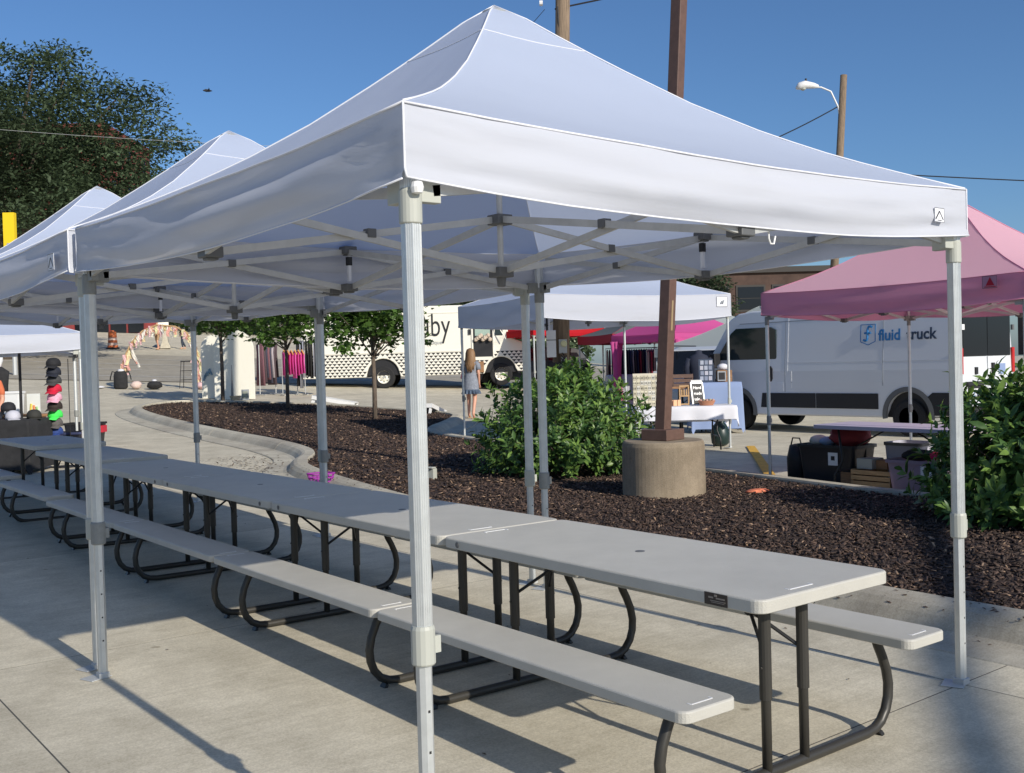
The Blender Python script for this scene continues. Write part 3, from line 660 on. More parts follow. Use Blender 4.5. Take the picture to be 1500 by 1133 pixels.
def yt(label, x, y, seed, th, rx, rzv, tr=.045, n=120):
    z = float(bedz(x, y)[0]); tree('young_maple_tree', label, (x, y, z-.05), th, tr, (0, 0, th+rzv*.62), (rx, rx, rzv), n, 26, .13, 'leafm', seed, group=tg, cl=.32, limbs=14)
yt('young green maple whose crown hides part of the boutique truck', 10.72, 18.05, 21, 1.65, 1.24, 1.15, .05, 150)
yt('young green maple beside the rack of pink clothes', 10.67, 22.25, 22, 1.75, 1.1, 1.05, .045, 115)
yt('young green maple in front of the white arched boards', 10.45, 25.8, 23, 1.95, 1.08, 1.0, .05, 105)
bt = (11.1, 53.2); tree('big_locust_tree', 'huge dark airy tree towering behind the white tents', (*bt, h(*bt)), 5, .45, (0.3, -0.4, 7.9), (8.6, 8.6, 6.6), 1100, 98, .25, 'leafd', 31, flat=True, cl=1.15, limbs=40)
for i, (x, y, r_, hh_, lab) in enumerate([(82, 66, 5.5, 6.0, 'dark green tree behind the brick building, right of the wooden pole'), (72, 50, 4.5, 5.2, 'broad dark tree seen above the peak of the pale tent'), (96, 53, 6, 9.0, 'distant tree rising above the pink tent roof')]):
    tree('distant_tree', lab, (x, y, h(x, y)), 2.5, .3, (0, 0, hh_), (r_, r_, hh_*.55), 160, 60, .42, 'leafd', 40+i, group='distant trees behind the lot', flat=True, cl=1.1)
tree('distant_tree', 'dark green tree in front of the brown brick building', (45.5, 39.2, h(45.5, 39.2)), 2, .22, (0, 0, 3.6), (2.2, 2.2, 2.4), 90, 60, .3, 'leafd', 49, group='distant trees behind the lot', flat=True, cl=.8)
tree('distant_tree', 'green tree standing behind the boutique truck', (34, 47, h(34, 47)), 2, .25, (0, 0, 4), (3.5, 3.5, 3), 140, 60, .35, 'leafd', 47, group='distant trees behind the lot', flat=True, cl=.9)

# ------------------------------------------------------------------ utility poles, wires, street lamp
def wire(name, label, a, b, sag, r=.012, mat='black', group=None):
    a, b = Vector(a), Vector(b); m = MB(); m.path([a.lerp(b, i/16)-Vector((0, 0, sag*4*(i/16)*(1-i/16))) for i in range(17)], r, n=5)
    return m.build(name, mat, label=label, cat='cable', group=group)
ux, uy = 11.42, 12.5; up = empty('utility_pole', (ux, uy, h(ux, uy)), 0, 'tall wooden utility pole with meter boxes behind the big shrub', 'utility pole')
m = MB(); m.path([(0, 0, -.3), (.09, -.07, 4), (.27, -.21, 11)], [.165, .15, .125], n=20); m.build('pole', 'wood', up, smooth=True)
rt = Vector((.783, -.622, 0)); tow = Vector((-.622, -.783, 0)); ma = math.atan2(rt.y, rt.x)
def onpole(a, t, z): return rt*a+tow*t+Vector((0, 0, z))
def pbox(name, mat, a, t, z, sz, bev=.006):
    m = MB(); p = onpole(a, t, z); m.box(p, sz, ma); return m.build(name, mat, up, bev=bev)
bx = pbox('meter_box', 'white', -.14, .26, 1.83, (.17, .14, .50)); m = MB(); m.box(onpole(-.14, .26, 1.9), (.176, .146, .012), ma); m.build('strap', 'black', bx)
m = MB(); m.path([onpole(-.17, .22, 2.08), onpole(-.17, .20, 4.2)], .016, n=8); m.build('conduit', 'white', up)
m = MB(); m.path([onpole(-.21, .16, .2), onpole(-.21, .16, 4.4)], .018, n=8); m.build('dark_conduit', 'black', up)
mt = pbox('meter_socket', 'steel', .075, .22, 1.78, (.15, .1, .26)); m = MB(); m.path([onpole(.09, .27, 1.83), onpole(.09, .33, 1.83)], [.062, .05], n=18); m.build('meter_dial', colm('meter_cream', (.7, .68, .4)), mt)
pbox('lower_box', 'black', -.05, .22, 1.36, (.26, .1, .24)); pbox('outlet_box', 'steel', .09, .2, 1.5, (.1, .08, .16))
m = MB(); 
for k in range(9): m.path([onpole(.05+.02*math.sin(k*2.1), .3, 1.66-.02*k), onpole(.11+.03*math.cos(k*1.7), .31, 1.60-.02*k), onpole(.05, .3, 1.5-.03*k)], .009, n=5)
m.build('cable_loops', 'black', up)
m = MB(); m.path([onpole(-.19, .16, 8.15), onpole(-.13, .16, 8.15)], .05, n=10); m.build('insulator', 'wplastic', up)
m = MB(); m.path([onpole(.15, .1, 8.1), onpole(.17, .1, 7.6), onpole(.26, .1, 7.1), onpole(.28, .1, 6)], .014, n=6); m.build('drop_cable', 'black', up)
wire('overhead_cable', 'thick black cable leaving the wooden pole at the top edge', (ux+.05, uy-.1, 8.15), (24, 7.5, 13.6), .5, .017)
wire('overhead_cable', 'thin cable drooping left from the top of the wooden pole', (ux-.1, uy+.02, 8.15), (9.5, 15.2, 6.2), .3, .006)
sx_, sy_ = 50.9, 32.7; slp = empty('street_lamp', (sx_, sy_, h(sx_, sy_)), 0, 'cobra head street lamp on a wooden pole against the sky', 'street lamp')
m = MB(); m.path([(-.95, .75, -.3), (0, 0, 17.1)], [.26, .19], n=14); m.build('pole', 'wood', slp, smooth=True)
la = Vector((-.783, .622, 0))
m = MB(); m.path([la*.2+Vector((0, 0, 14.2)), la*.35+Vector((0, 0, 15.3)), la*.75+Vector((0, 0, 16.2)), la*1.3+Vector((0, 0, 16.45)), la*1.7+Vector((0, 0, 16.45))], .05, n=8); m.build('arm', 'wplastic', slp, smooth=True)
m = MB(); m.path([la*1.45+Vector((0, 0, 16.5)), la*1.7+Vector((0, 0, 16.55)), la*2.2+Vector((0, 0, 16.62)), la*2.5+Vector((0, 0, 16.55)), la*2.7+Vector((0, 0, 16.42))], [.09, .16, .23, .22, .08], n=12); hd = m.build('lamp_head', 'wplastic', slp, smooth=True)
m = MB(); m.lathe([(.02, -.22), (.14, -.16), (.19, 0)], tuple(la*2.32+Vector((0, 0, 16.5))), 14); m.build('lens', colm('lamp_glass', (.45, .47, .42), rough=.2), hd)
m = MB(); m.lathe([(.06, 0), (.06, .14)], tuple(la*2.15+Vector((0, 0, 16.82))), 8); m.build('photocell', 'black', hd)
wire('overhead_cable', 'cable running down left from the street lamp pole', (sx_-.1, sy_, 14.9+.85), (44, 41, 12.2), .5, .035)
wire('overhead_cable', 'cable crossing the sky at the right edge', (45, 36, 12.3), (68, 18, 10.2), .15, .035)
wire('overhead_cable', 'thin pale cable crossing in front of the big dark tree', (0, 49, 12.6), (22, 32, 10.0), .35, .007, 'steel')
wire('overhead_cable', 'thin cable beside the yellow sign panel', (8, 52, 8.9), (20, 44, 9.2), .1, .012, 'steel')
# small bird
m = MB(); m.path([(-.11, 0, 0), (-.04, 0, .01), (.04, 0, .015), (.11, 0, .02)], [.012, .035, .03, .008], n=8); m.add([(0, .02, .02), (.05, .02, .02), (-.03, .16, .05), (0, -.02, .02), (.05, -.02, .02), (-.03, -.16, .05)], [(0, 1, 2), (3, 4, 5)])
m.build('bird', 'black', loc=(8.47, 21.46, 8.18), label='tiny dark bird flying in the sky left of the tents', cat='bird')
# unseen mast added beyond the right edge so its arm throws the soft diagonal shadow
mast = empty('signal_mast', (8.2, -10.2, 0), 0, 'galvanised signal mast standing beside the lot beyond the near right tent', 'signal mast')
m = MB(); m.path([(0, 0, 0), (0, 0, 7.2)], [.2, .16], n=16); m.build('mast', 'steel', mast, smooth=True)
m = MB(); m.path([(0, 0, 7.0), (-3.3, -2.3, 7.0), (-8.2, -5.7, 7.0)], [.095, .09, .08], n=14); m.build('mast_arm', 'steel', mast, smooth=True)

# ------------------------------------------------------------------ vehicles
def extrude_profile(name, prof, w, mat, parent, y0=0, bev=.03, taper_z=None, taper=.06, holes=()):
    """side profile (x,z) extruded in y, centred on y0; above taper_z the sides lean in"""
    bm = bmesh.new(); vs = [bm.verts.new((x, -w/2, z)) for x, z in prof]; f = bm.faces.new(vs)
    r = bmesh.ops.extrude_face_region(bm, geom=[f]); ve = [g for g in r['geom'] if isinstance(g, bmesh.types.BMVert)]
    bmesh.ops.translate(bm, verts=ve, vec=(0, w, 0))
    if taper_z is not None:
        bmesh.ops.bisect_plane(bm, geom=bm.verts[:]+bm.edges[:]+bm.faces[:], plane_co=(0, 0, taper_z), plane_no=(0, 0, 1))
        zt_ = max(p[1] for p in prof)
        for v in bm.verts:
            if v.co.z > taper_z+.001: v.co.y *= 1-taper*(v.co.z-taper_z)/(zt_-taper_z)/(w/2)
    bmesh.ops.recalc_face_normals(bm, faces=bm.faces); me = bpy.data.meshes.new(name); bm.to_mesh(me); bm.free(); me.materials.append(M[mat])
    o = bpy.data.objects.new(name, me); COL.objects.link(o); o.parent = parent; o.location = (0, y0, 0)
    if bev: md = o.modifiers.new('bevel', 'BEVEL'); md.width = bev; md.segments = 3; md.limit_method = 'ANGLE'; md.angle_limit = R(25)
    return o
def arch(cx_, r, z0, n=14):
    return [(cx_+math.sqrt(max(0, r*r-0))*math.cos(a), z0+r*math.sin(a)) for a in [math.pi*i/n for i in range(n+1)]]
def wheel(parent, x, y, r, w, side, rr=.30, holes=8, rimc='rim'):
    t = MB(); prof = [(rr*.92, -w/2), (r*.9, -w/2), (r*.985, -w*.42), (r, -w*.3), (r, w*.3), (r*.985, w*.42), (r*.9, w/2), (rr*.92, w/2), (rr*.9, w*.3), (rr*.9, -w*.3), (rr*.92, -w/2)]
    t.lathe(prof, (0, 0, 0), 40); wh = t.build('wheel', 'tyre', parent, smooth=False); wh.rotation_euler = (R(90), 0, 0); wh.location = (x, y, r)
    m = MB(); z = -side*w*.36
    m.lathe([(.001, z*.55), (rr*.28, z*.55), (rr*.30, z*.95), (rr*.42, z*.8), (rr*.62, z*.45), (rr*.80, z*.55), (rr*.9, z*1.1), (rr*.98, z*1.25), (rr*.97, z*.3)], (0, 0, 0), 40); rm = m.build('rim', rimc, wh, smooth=False)
    m = MB()
    for k in range(holes):
        a = 2*math.pi*k/holes; m.lathe([(.001, z*.61), (rr*.085, z*.61)], (rr*.64*math.cos(a), rr*.64*math.sin(a), 0), 10)
    m.build('rim_hole', 'black', rm)
    m = MB(); m.lathe([(.001, z*1.02), (rr*.16, z*1.0), (rr*.18, z*.7)], (0, 0, 0), 16); m.build('hub_cap', 'steel', rm)
    return wh
def quadpanel(name, mat, parent, pts, y, t=.012, side=1, bev=.0):
    """flat outline (x,z) on a side wall at y, pushed outward by t"""
    m = MB(); n = len(pts); m.rings([[Vector((x, y, z)) for x, z in pts], [Vector((x, y+side*t, z)) for x, z in pts]]); return m.build(name, mat, parent, bev=bev)

# white cargo van: x forward, visible side is +y (its left)
van = empty('cargo_van', (16.4+1.0, 8.32, h(16.4, 9)), R(90), 'white high roof cargo van with blue shield logo parked behind the pink tent', 'van')
# origin = rear axle centre; body half width 1.0 ; side at local +y = world -x
wb = 4.04
prof = [(-1.02, .42), (-1.02, 1.2), (-.98, 2.38), (-.90, 2.50), (-.6, 2.54), (3.7, 2.54), (4.05, 2.50), (4.28, 2.38), (4.85, 1.50), (5.0, 1.36), (5.22, 1.22), (5.32, 1.05), (5.36, .70), (5.34, .36), (wb+.50, .34)] + arch(wb, .44, .40)[1:-1] + [(wb-.50, .34), (.50, .34)] + arch(0, .44, .40)[1:-1] + [(-.50, .36)]
vb = extrude_profile('body', prof, 2.0, 'vanpaint', van, bev=.035, taper_z=1.25, taper=.10)
for x in (0, wb):
    for s in (1, -1): wheel(van, x, s*.88, .345, .22, s, rr=.215)
    m = MB(); m.box((x, 0, .62), (.95, 1.82, .55)); m.build('wheel_well', 'black', van)
    m = MB(); 
    rs = []
    for a in [math.pi*i/20 for i in range(-1, 22)]:
        c_, s_ = math.cos(a), math.sin(a); rs.append([Vector((x+.44*c_, .985, .40+.44*s_)), Vector((x+.44*c_, 1.022, .40+.44*s_)), Vector((x+.53*c_, 1.016, .40+.53*s_)), Vector((x+.53*c_, .985, .40+.53*s_))])
    m.rings(rs); m.build('wheel_arch_trim', 'dplastic', van)
quadpanel('side_moulding', 'black', van, [(.62, .50), (.62, .80), (2.02, .80), (2.02, .50)], .995, .02)
quadpanel('side_moulding', 'black', van, [(2.04, .50), (2.04, .80), (3.36, .80), (3.40, .50)], .995, .02)
quadpanel('side_moulding', 'black', van, [(-1.0, .40), (-1.0, .82), (-.50, .82), (-.40, .74), (-.47, .40)], .995, .02)
quadpanel('front_moulding', 'black', van, [(5.34, .36), (5.35, .78), (5.08, .84), (4.58, .74), (4.55, .36)], .985, .03)
yw = .955
fw_ = quadpanel('side_window', 'tglass', van, [(3.12, 1.30), (3.00, 1.55), (3.02, 2.12), (3.14, 2.18), (4.06, 2.18), (4.20, 2.08), (4.72, 1.40), (4.66, 1.30)], .935, .045)
m = MB(); m.box((3.75, .966, 1.79), (.035, .012, .74)); m.build('window_post', 'black', fw_)
quadpanel('seat_back', 'black', van, [(3.2, 1.42), (3.25, 1.95), (3.36, 2.0), (3.46, 1.95), (3.52, 1.42)], .7, .2)
quadpanel('windscreen', 'tglass', van, [(4.30, 2.33), (4.86, 1.50), (4.80, 1.46), (4.22, 2.3)], -.85, 1.72)
hdl = quadpanel('door_handle', 'black', van, [(3.12, 1.04), (3.09, 1.1), (3.09, 1.3), (3.13, 1.36), (3.2, 1.36), (3.24, 1.3), (3.24, 1.1), (3.21, 1.04)], .98, .035, bev=.005)
quadpanel('badge', 'dplastic', van, [(4.36, .98), (4.36, 1.10), (4.66, 1.10), (4.66, .98)], .992, .012)
colm('badge_grey', (.32, .34, .36)); quadpanel('badge', 'badge_grey', van, [(4.74, 1.04), (4.74, 1.08), (5.02, 1.08), (5.02, 1.04)], .992, .012)
mi = MB(); mi.box((4.55, 1.12, 1.50), (.16, .2, .32)); mi.box((4.6, 1.02, 1.42), (.08, .14, .08)); mi.build('wing_mirror', 'black', van, bev=.02)
hl = quadpanel('headlight', 'tglass', van, [(5.02, 1.22), (5.24, 1.16), (5.30, .98), (5.20, .95), (5.0, 1.12)], .93, .06)
def seam(x0, z0, x1, z1, t=.012, y=.9995, mat='badge_grey', w=.006):
    d = Vector((x1-x0, 0, z1-z0)).normalized(); n = Vector((d.z, 0, -d.x))*t/2
    def yy(z): return 1.0 - (.10*max(0, z-1.25)/1.29)
    m = MB(); pts = [Vector((x0, yy(z0)-.004, z0))-n, Vector((x0, yy(z0)-.004, z0))+n, Vector((x1, yy(z1)-.004, z1))+n, Vector((x1, yy(z1)-.004, z1))-n]
    m.rings([pts, [p+Vector((0, .008, 0)) for p in pts]]); return m.build('panel_seam', mat, van)
seam(2.78, .82, 2.78, 1.25); seam(2.78, 1.25, 2.78, 2.30); seam(4.12, .9, 4.2, 1.25); seam(.55, 1.42, 2.74, 1.42, .02, mat='vanpaint'); seam(-.95, 1.42, .5, 1.42, .02, mat='vanpaint'); seam(-.95, 1.02, 2.74, 1.02, .02, mat='vanpaint'); seam(.52, .95, .52, 1.25); seam(.52, 1.25, .52, 2.2); seam(-.9, 2.28, 4.0, 2.28, .018, mat='badge_grey'); seam(2.62, .9, 2.62, 1.25, .02, mat='white'); seam(2.72, 1.25, 2.72, 2.5, .02, mat='white')
m = MB(); 
for a, b in (((2.86, .90), (2.86, 1.02)), ((2.86, .90), (3.02, .90)), ((3.02, .90), (3.02, 1.02))): pass
quadpanel('fuel_door', 'vanpaint', van, [(2.82, .84), (2.82, 1.02), (2.98, 1.02), (2.98, .84)], .996, .01, bev=.003)
# lettering and shield on the side
def vtext(s, x, z, size, mat, sx=1): return text('lettering', s, size, mat, van, (x, 1.0-.10*(z-1.25)/1.29-.002+.012, z), (R(90-4.4), 0, R(180)), .003, sx, off=.006)
vtext('fluid', .62, 1.815, .30, 'blue', .92); vtext('truck', .03, 1.815, .30, 'navy', .92)
zz0 = 1.99; yy0 = 1.0-.10*(zz0-1.25)/1.29
sh = [(.98, 1.79), (1.02, 2.13), (.76, 2.13), (.70, 2.13), (.70, 1.79), (.84, 1.73)]
sh = [(1.01, 2.13), (.69, 2.13), (.69, 1.80), (.84, 1.735), (1.01, 1.80)]
m = MB()
for a, b in zip(sh, sh[1:]+sh[:1]):
    d = Vector((b[0]-a[0], 0, b[1]-a[1])).normalized(); n = Vector((d.z, 0, -d.x))*.006
    Y = lambda z: 1.0-.10*(z-1.25)/1.29
    P0 = [Vector((a[0], Y(a[1])-.002, a[1]))-n, Vector((a[0], Y(a[1])-.002, a[1]))+n, Vector((b[0], Y(b[1])-.002, b[1]))+n, Vector((b[0], Y(b[1])-.002, b[1]))-n]
    m.rings([P0, [p+Vector((0, .01, 0)) for p in P0]])
m.build('shield_logo', 'blue', van); 
m = MB(); Y = lambda z: 1.0-.10*(z-1.25)/1.29+.004
fp = [(.76, 2.075), (.80, 2.095), (.845, 2.08), (.86, 2.04), (.86, 1.86), (.875, 1.825), (.91, 1.815), (.945, 1.835)]
m.path([(x, Y(z), z) for x, z in fp], .021, n=8); m.path([(.785, Y(1.965), 1.965), (.925, Y(1.965), 1.965)], .02, n=8); m.build('shield_letter', 'blue', van)
# rear doors (face -x)
def rear(name, mat, y0, y1, z0, z1, t=.02, parent=van, x=-1.02):
    m = MB(); m.box((x-t/2+.004, (y0+y1)/2, (z0+z1)/2), (t, abs(y1-y0), z1-z0)); return m.build(name, mat, parent, bev=.003)
rear('rear_window', 'glass', -.86, -.01, 1.47, 2.24, .03, x=-1.0); rear('rear_window', 'glass', .01, .86, 1.47, 2.24, .03, x=-1.0); rear('door_gap', 'badge_grey', -.006, .006, .5, 1.46, .012); rear('door_gap', 'badge_grey', -.9, .9, 1.0, 1.008, .012)
rear('door_handle', 'black', -.22, -.14, 1.10, 1.34, .04); rear('lock', 'black', .38, .47, 1.14, 1.27, .03); rear('plate_light', 'black', .0+.12, .80, .94, 1.01, .06)
rp = rear('plate_recess', 'black', .2, .72, .68, .95, .02); rear('number_plate', 'white', .30, .62, .70, .88, .035); tx = text('plate_number', 'LZT 48R', .10, 'blue', van, (-1.0545, .605, .745), (R(90), 0, R(-90)), .001, .72)
rear('bumper', 'black', -.98, .98, .36, .56, .10); rear('tail_light', colm('tail_red', (.45, .01, .01), rough=.25), -.99, -.90, 1.15, 1.62, .03); rear('tail_light', M['tail_red'], .90, .99, 1.15, 1.62, .03); rear('hinge', 'dplastic', -.97, -.9, 1.95, 2.05, .04); rear('hinge', 'white', .86, .95, 1.95, 2.05, .04); rear('decal', 'cloth_b', -.66, -.40, 1.12, 1.32, .012)

# boutique step truck: local x = forward (towards image right), +y... visible side is -y
tv_ = (21.4-18.6, 27.4-30.6); tang = math.atan2(-.622, .783)
tx0, ty0 = 18.75, 31.15
trk = empty('boutique_truck', (tx0+.18, ty0-.14, h(tx0, ty0)-.02), tang, 'cream step van boutique truck with rows of black triangles along its skirt', 'truck')
wb = 4.35
prof = [(-3.0, .42), (-3.0, 2.90), (-2.9, 3.0), (3.0, 3.0), (3.10, 2.92), (4.05, 2.88), (4.35, 2.68), (4.75, 1.75), (5.25, 1.55), (5.35, 1.3), (5.35, .5), (wb+.62, .5)] + arch(wb, .56, .50)[1:-1] + [(wb-.62, .45), (.64, .42)] + arch(0, .60, .50)[1:-1] + [(-.64, .42)]
extrude_profile('body', prof, 2.3, 'cream', trk, y0=1.15, bev=.03)
for x in (0, wb):
    wheel(trk, x, .20, .415, .26, -1, rr=.26, rimc='cream'); wheel(trk, x, 2.1, .415, .26, 1, rr=.26)
    m = MB(); m.box((x, 1.15, .8), (1.18, 2.1, .62)); m.build('wheel_well', 'black', trk)
m = MB(); m.box((1.0, 1.15, .52), (7.6, 1.6, .1)); m.build('chassis', 'black', trk)
# triangle wrap, real flat triangles 3 mm proud
m = MB(); tw, th_ = .17, .118
for r_ in range(8):
    for c_ in range(-18, 31):
        x = c_*tw+(tw/2 if r_ % 2 else 0); z1 = 1.27-r_*th_*.90
        if x < -2.93 or x > 5.2 or (2.95 < x < 4.1 and z1 > 1.0): continue
        z0 = z1-th_*.72; ok = all(math.hypot(x-wx, (z0+z1)/2-.5) > rr_+.07 for wx, rr_ in ((0, .60), (wb, .56)))
        if ok: m.add([(x-tw*.49, -.004, z1), (x, -.004, z0), (x+tw*.49, -.004, z1)], [(0, 1, 2)])
m.build('triangle_wrap', 'black', trk, kind='stuff')
def tpanel(name, mat, x0, x1, z0, z1, t=.012, parent=trk, y=0):
    m = MB(); m.box(((x0+x1)/2, y-t/2+.002, (z0+z1)/2), (x1-x0, t, z1-z0)); return m.build(name, mat, parent)
tpanel('rub_rail', 'cream', -2.98, 3.0, 1.30, 1.34, .02); tpanel('roof_rail', 'cream', -2.98, 3.02, 2.72, 2.76, .02)
tpanel('door_rail', 'steel', 2.9, 2.93, 1.55, 2.9, .02); tpanel('grab_handle', 'black', 3.14, 3.21, 2.25, 2.72, .05); tpanel('door_handle', 'black', 3.18, 3.26, 1.9, 2.1, .05)
dr = tpanel('door_opening', 'black', 3.35, 4.07, 1.08, 2.66, .02); tpanel('door_frame', 'cream', 3.29, 3.35, 1.06, 2.82, .04); tpanel('door_frame', 'cream', 4.07, 4.12, 1.06, 2.82, .04)
tpanel('door_glass', colm('sky_glass', (.35, .45, .38), rough=.1), 3.42, 3.98, 1.85, 2.62, .03); tpanel('step', 'darkwood', 3.1, 3.72, .5, .9, .05)
tpanel('side_window', 'tglass', 4.16, 4.44, 1.85, 2.55, .02); m = MB(); m.path([(4.0, -.25, 2.7), (4.55, -.28, 1.7)], .02, n=6); m.build('mirror_arm', 'cream', trk)
m = MB(); m.box((4.62, 1.15, 2.25), (.03, 2.0, .8), 0, Matrix.Translation((0, 0, 0))); m.build('windscreen', 'tglass', trk)
m = MB(); 
for k in range(9): m.lathe([(.0, 0), (.07, .04), (.08, .12), (0, .18)], (3.45+.065*k, -.09-.02*(k % 3), 1.62+.05*(k % 4)), 7)
m.build('flowers', colm('dried_flowers', (.55, .45, .35)), trk)
def ttext(nm, s, x, z, size, mat, sx, off=0): return text(nm, s, size, mat, trk, (x, -.012, z), (R(90), 0, 0), .003, sx, off=off)
ttext('lettering', 'r\u00f9by', 1.05, 1.88, 1.22, 'black', .66, -.006); ttext('lettering', '\u00b7 a boutique', 1.20, 1.58, .21, 'badge_grey', 1.0)
for k, (x, z) in enumerate([(-1.55, 2.33), (-1.3, 2.33), (-1.75, 2.52), (-1.5, 2.6)]):
    m = MB(); m.add([(x, -.004, z), (x+.14, -.004, z), (x+.14, -.004, z+.14), (x, -.004, z+.14)], [(0, 1, 2, 3)]); sq = m.build('logo_square', 'black', trk)
    m = MB(); m.add([(x+.035, -.007, z+.035), (x+.105, -.007, z+.035), (x+.105, -.007, z+.105), (x+.035, -.007, z+.105)], [(0, 1, 2, 3)]); m.build('logo_square_centre', 'cream', sq)

# parked SUVs behind the stalls
def car(name, label, loc, rz, paint, L=4.6, W=1.85, H=1.72, cat='car'):
    c = empty(name, loc, rz, label, cat); f = L/2-.85; r_ = -L/2+.8
    prof = [(-L/2, .45), (-L/2-.02, .95), (-L/2+.12, 1.08), (L/2-1.25, 1.06), (L/2-.15, .95), (L/2, .75), (L/2, .4), (f+.42, .32)]+arch(f, .38, .34)[1:-1]+[(f-.42, .32), (r_+.42, .32)]+arch(r_, .38, .34)[1:-1]+[(r_-.42, .34)]
    extrude_profile('body', prof, W, paint, c, bev=.05)
    cab = [(-L/2+.1, 1.05), (-L/2+.32, H-.12), (-L/2+.55, H-.03), (L/2-2.1, H), (L/2-1.8, H-.08), (L/2-1.1, 1.05)]
    extrude_profile('roof', cab, W-.12, paint, c, bev=.05, taper_z=1.06, taper=.14)
    win = [(-L/2+.35, 1.1), (-L/2+.48, H-.2), (L/2-2.1, H-.14), (L/2-1.92, H-.18), (L/2-1.35, 1.1)]
    extrude_profile('side_window', win, W-.16, 'glass', c, bev=0, taper_z=1.12, taper=.06)
    extrude_profile('windscreen', [(L/2-1.79, H-.1), (L/2-1.13, 1.1), (L/2-1.07, 1.09), (L/2-1.73, H-.1)], W-.36, 'glass', c, bev=0)
    extrude_profile('rear_window', [(-L/2+.27, H-.2), (-L/2+.12, 1.12), (-L/2+.07, 1.12), (-L/2+.22, H-.2)], W-.36, 'glass', c, bev=0)
    for s in (-1, 1):
        m = MB(); m.box((-.2, s*(W/2-.3), H+.03), (L*.42, .04, .03)); m.build('roof_rail', 'black', c)
        m = MB(); m.box((L/2-1.35, s*(W/2+.07), 1.12), (.12, .18, .14)); m.build('wing_mirror', paint, c, bev=.02)
        m = MB(); m.box((L/2-.06, s*(W/2-.28), .80), (.14, .36, .14)); m.build('headlight', 'rim', c, bev=.02)
        for x in (f, r_): wheel(c, x, s*(W/2-.12), .35, .22, s, rr=.23, holes=5)
    for x in (f, r_):
        m = MB(); m.box((x, 0, .5), (.78, W-.1, .42)); m.build('wheel_well', 'black', c)
    return c
colm('silver_paint', (.55, .57, .58), rough=.3, coat=.5); colm('dark_paint', (.02, .022, .026), rough=.25, coat=.6)
car('parked_suv', 'pale SUV with dark windows parked left of the cargo van', (18.9, 15.4, h(18.9, 15.4)), R(205), 'silver_paint', H=1.78)
car('parked_car', 'dark car parked beyond the red tent beside the boutique truck', (24.3, 29.2, h(24.3, 29.2)), R(150), 'dark_paint', H=1.5)

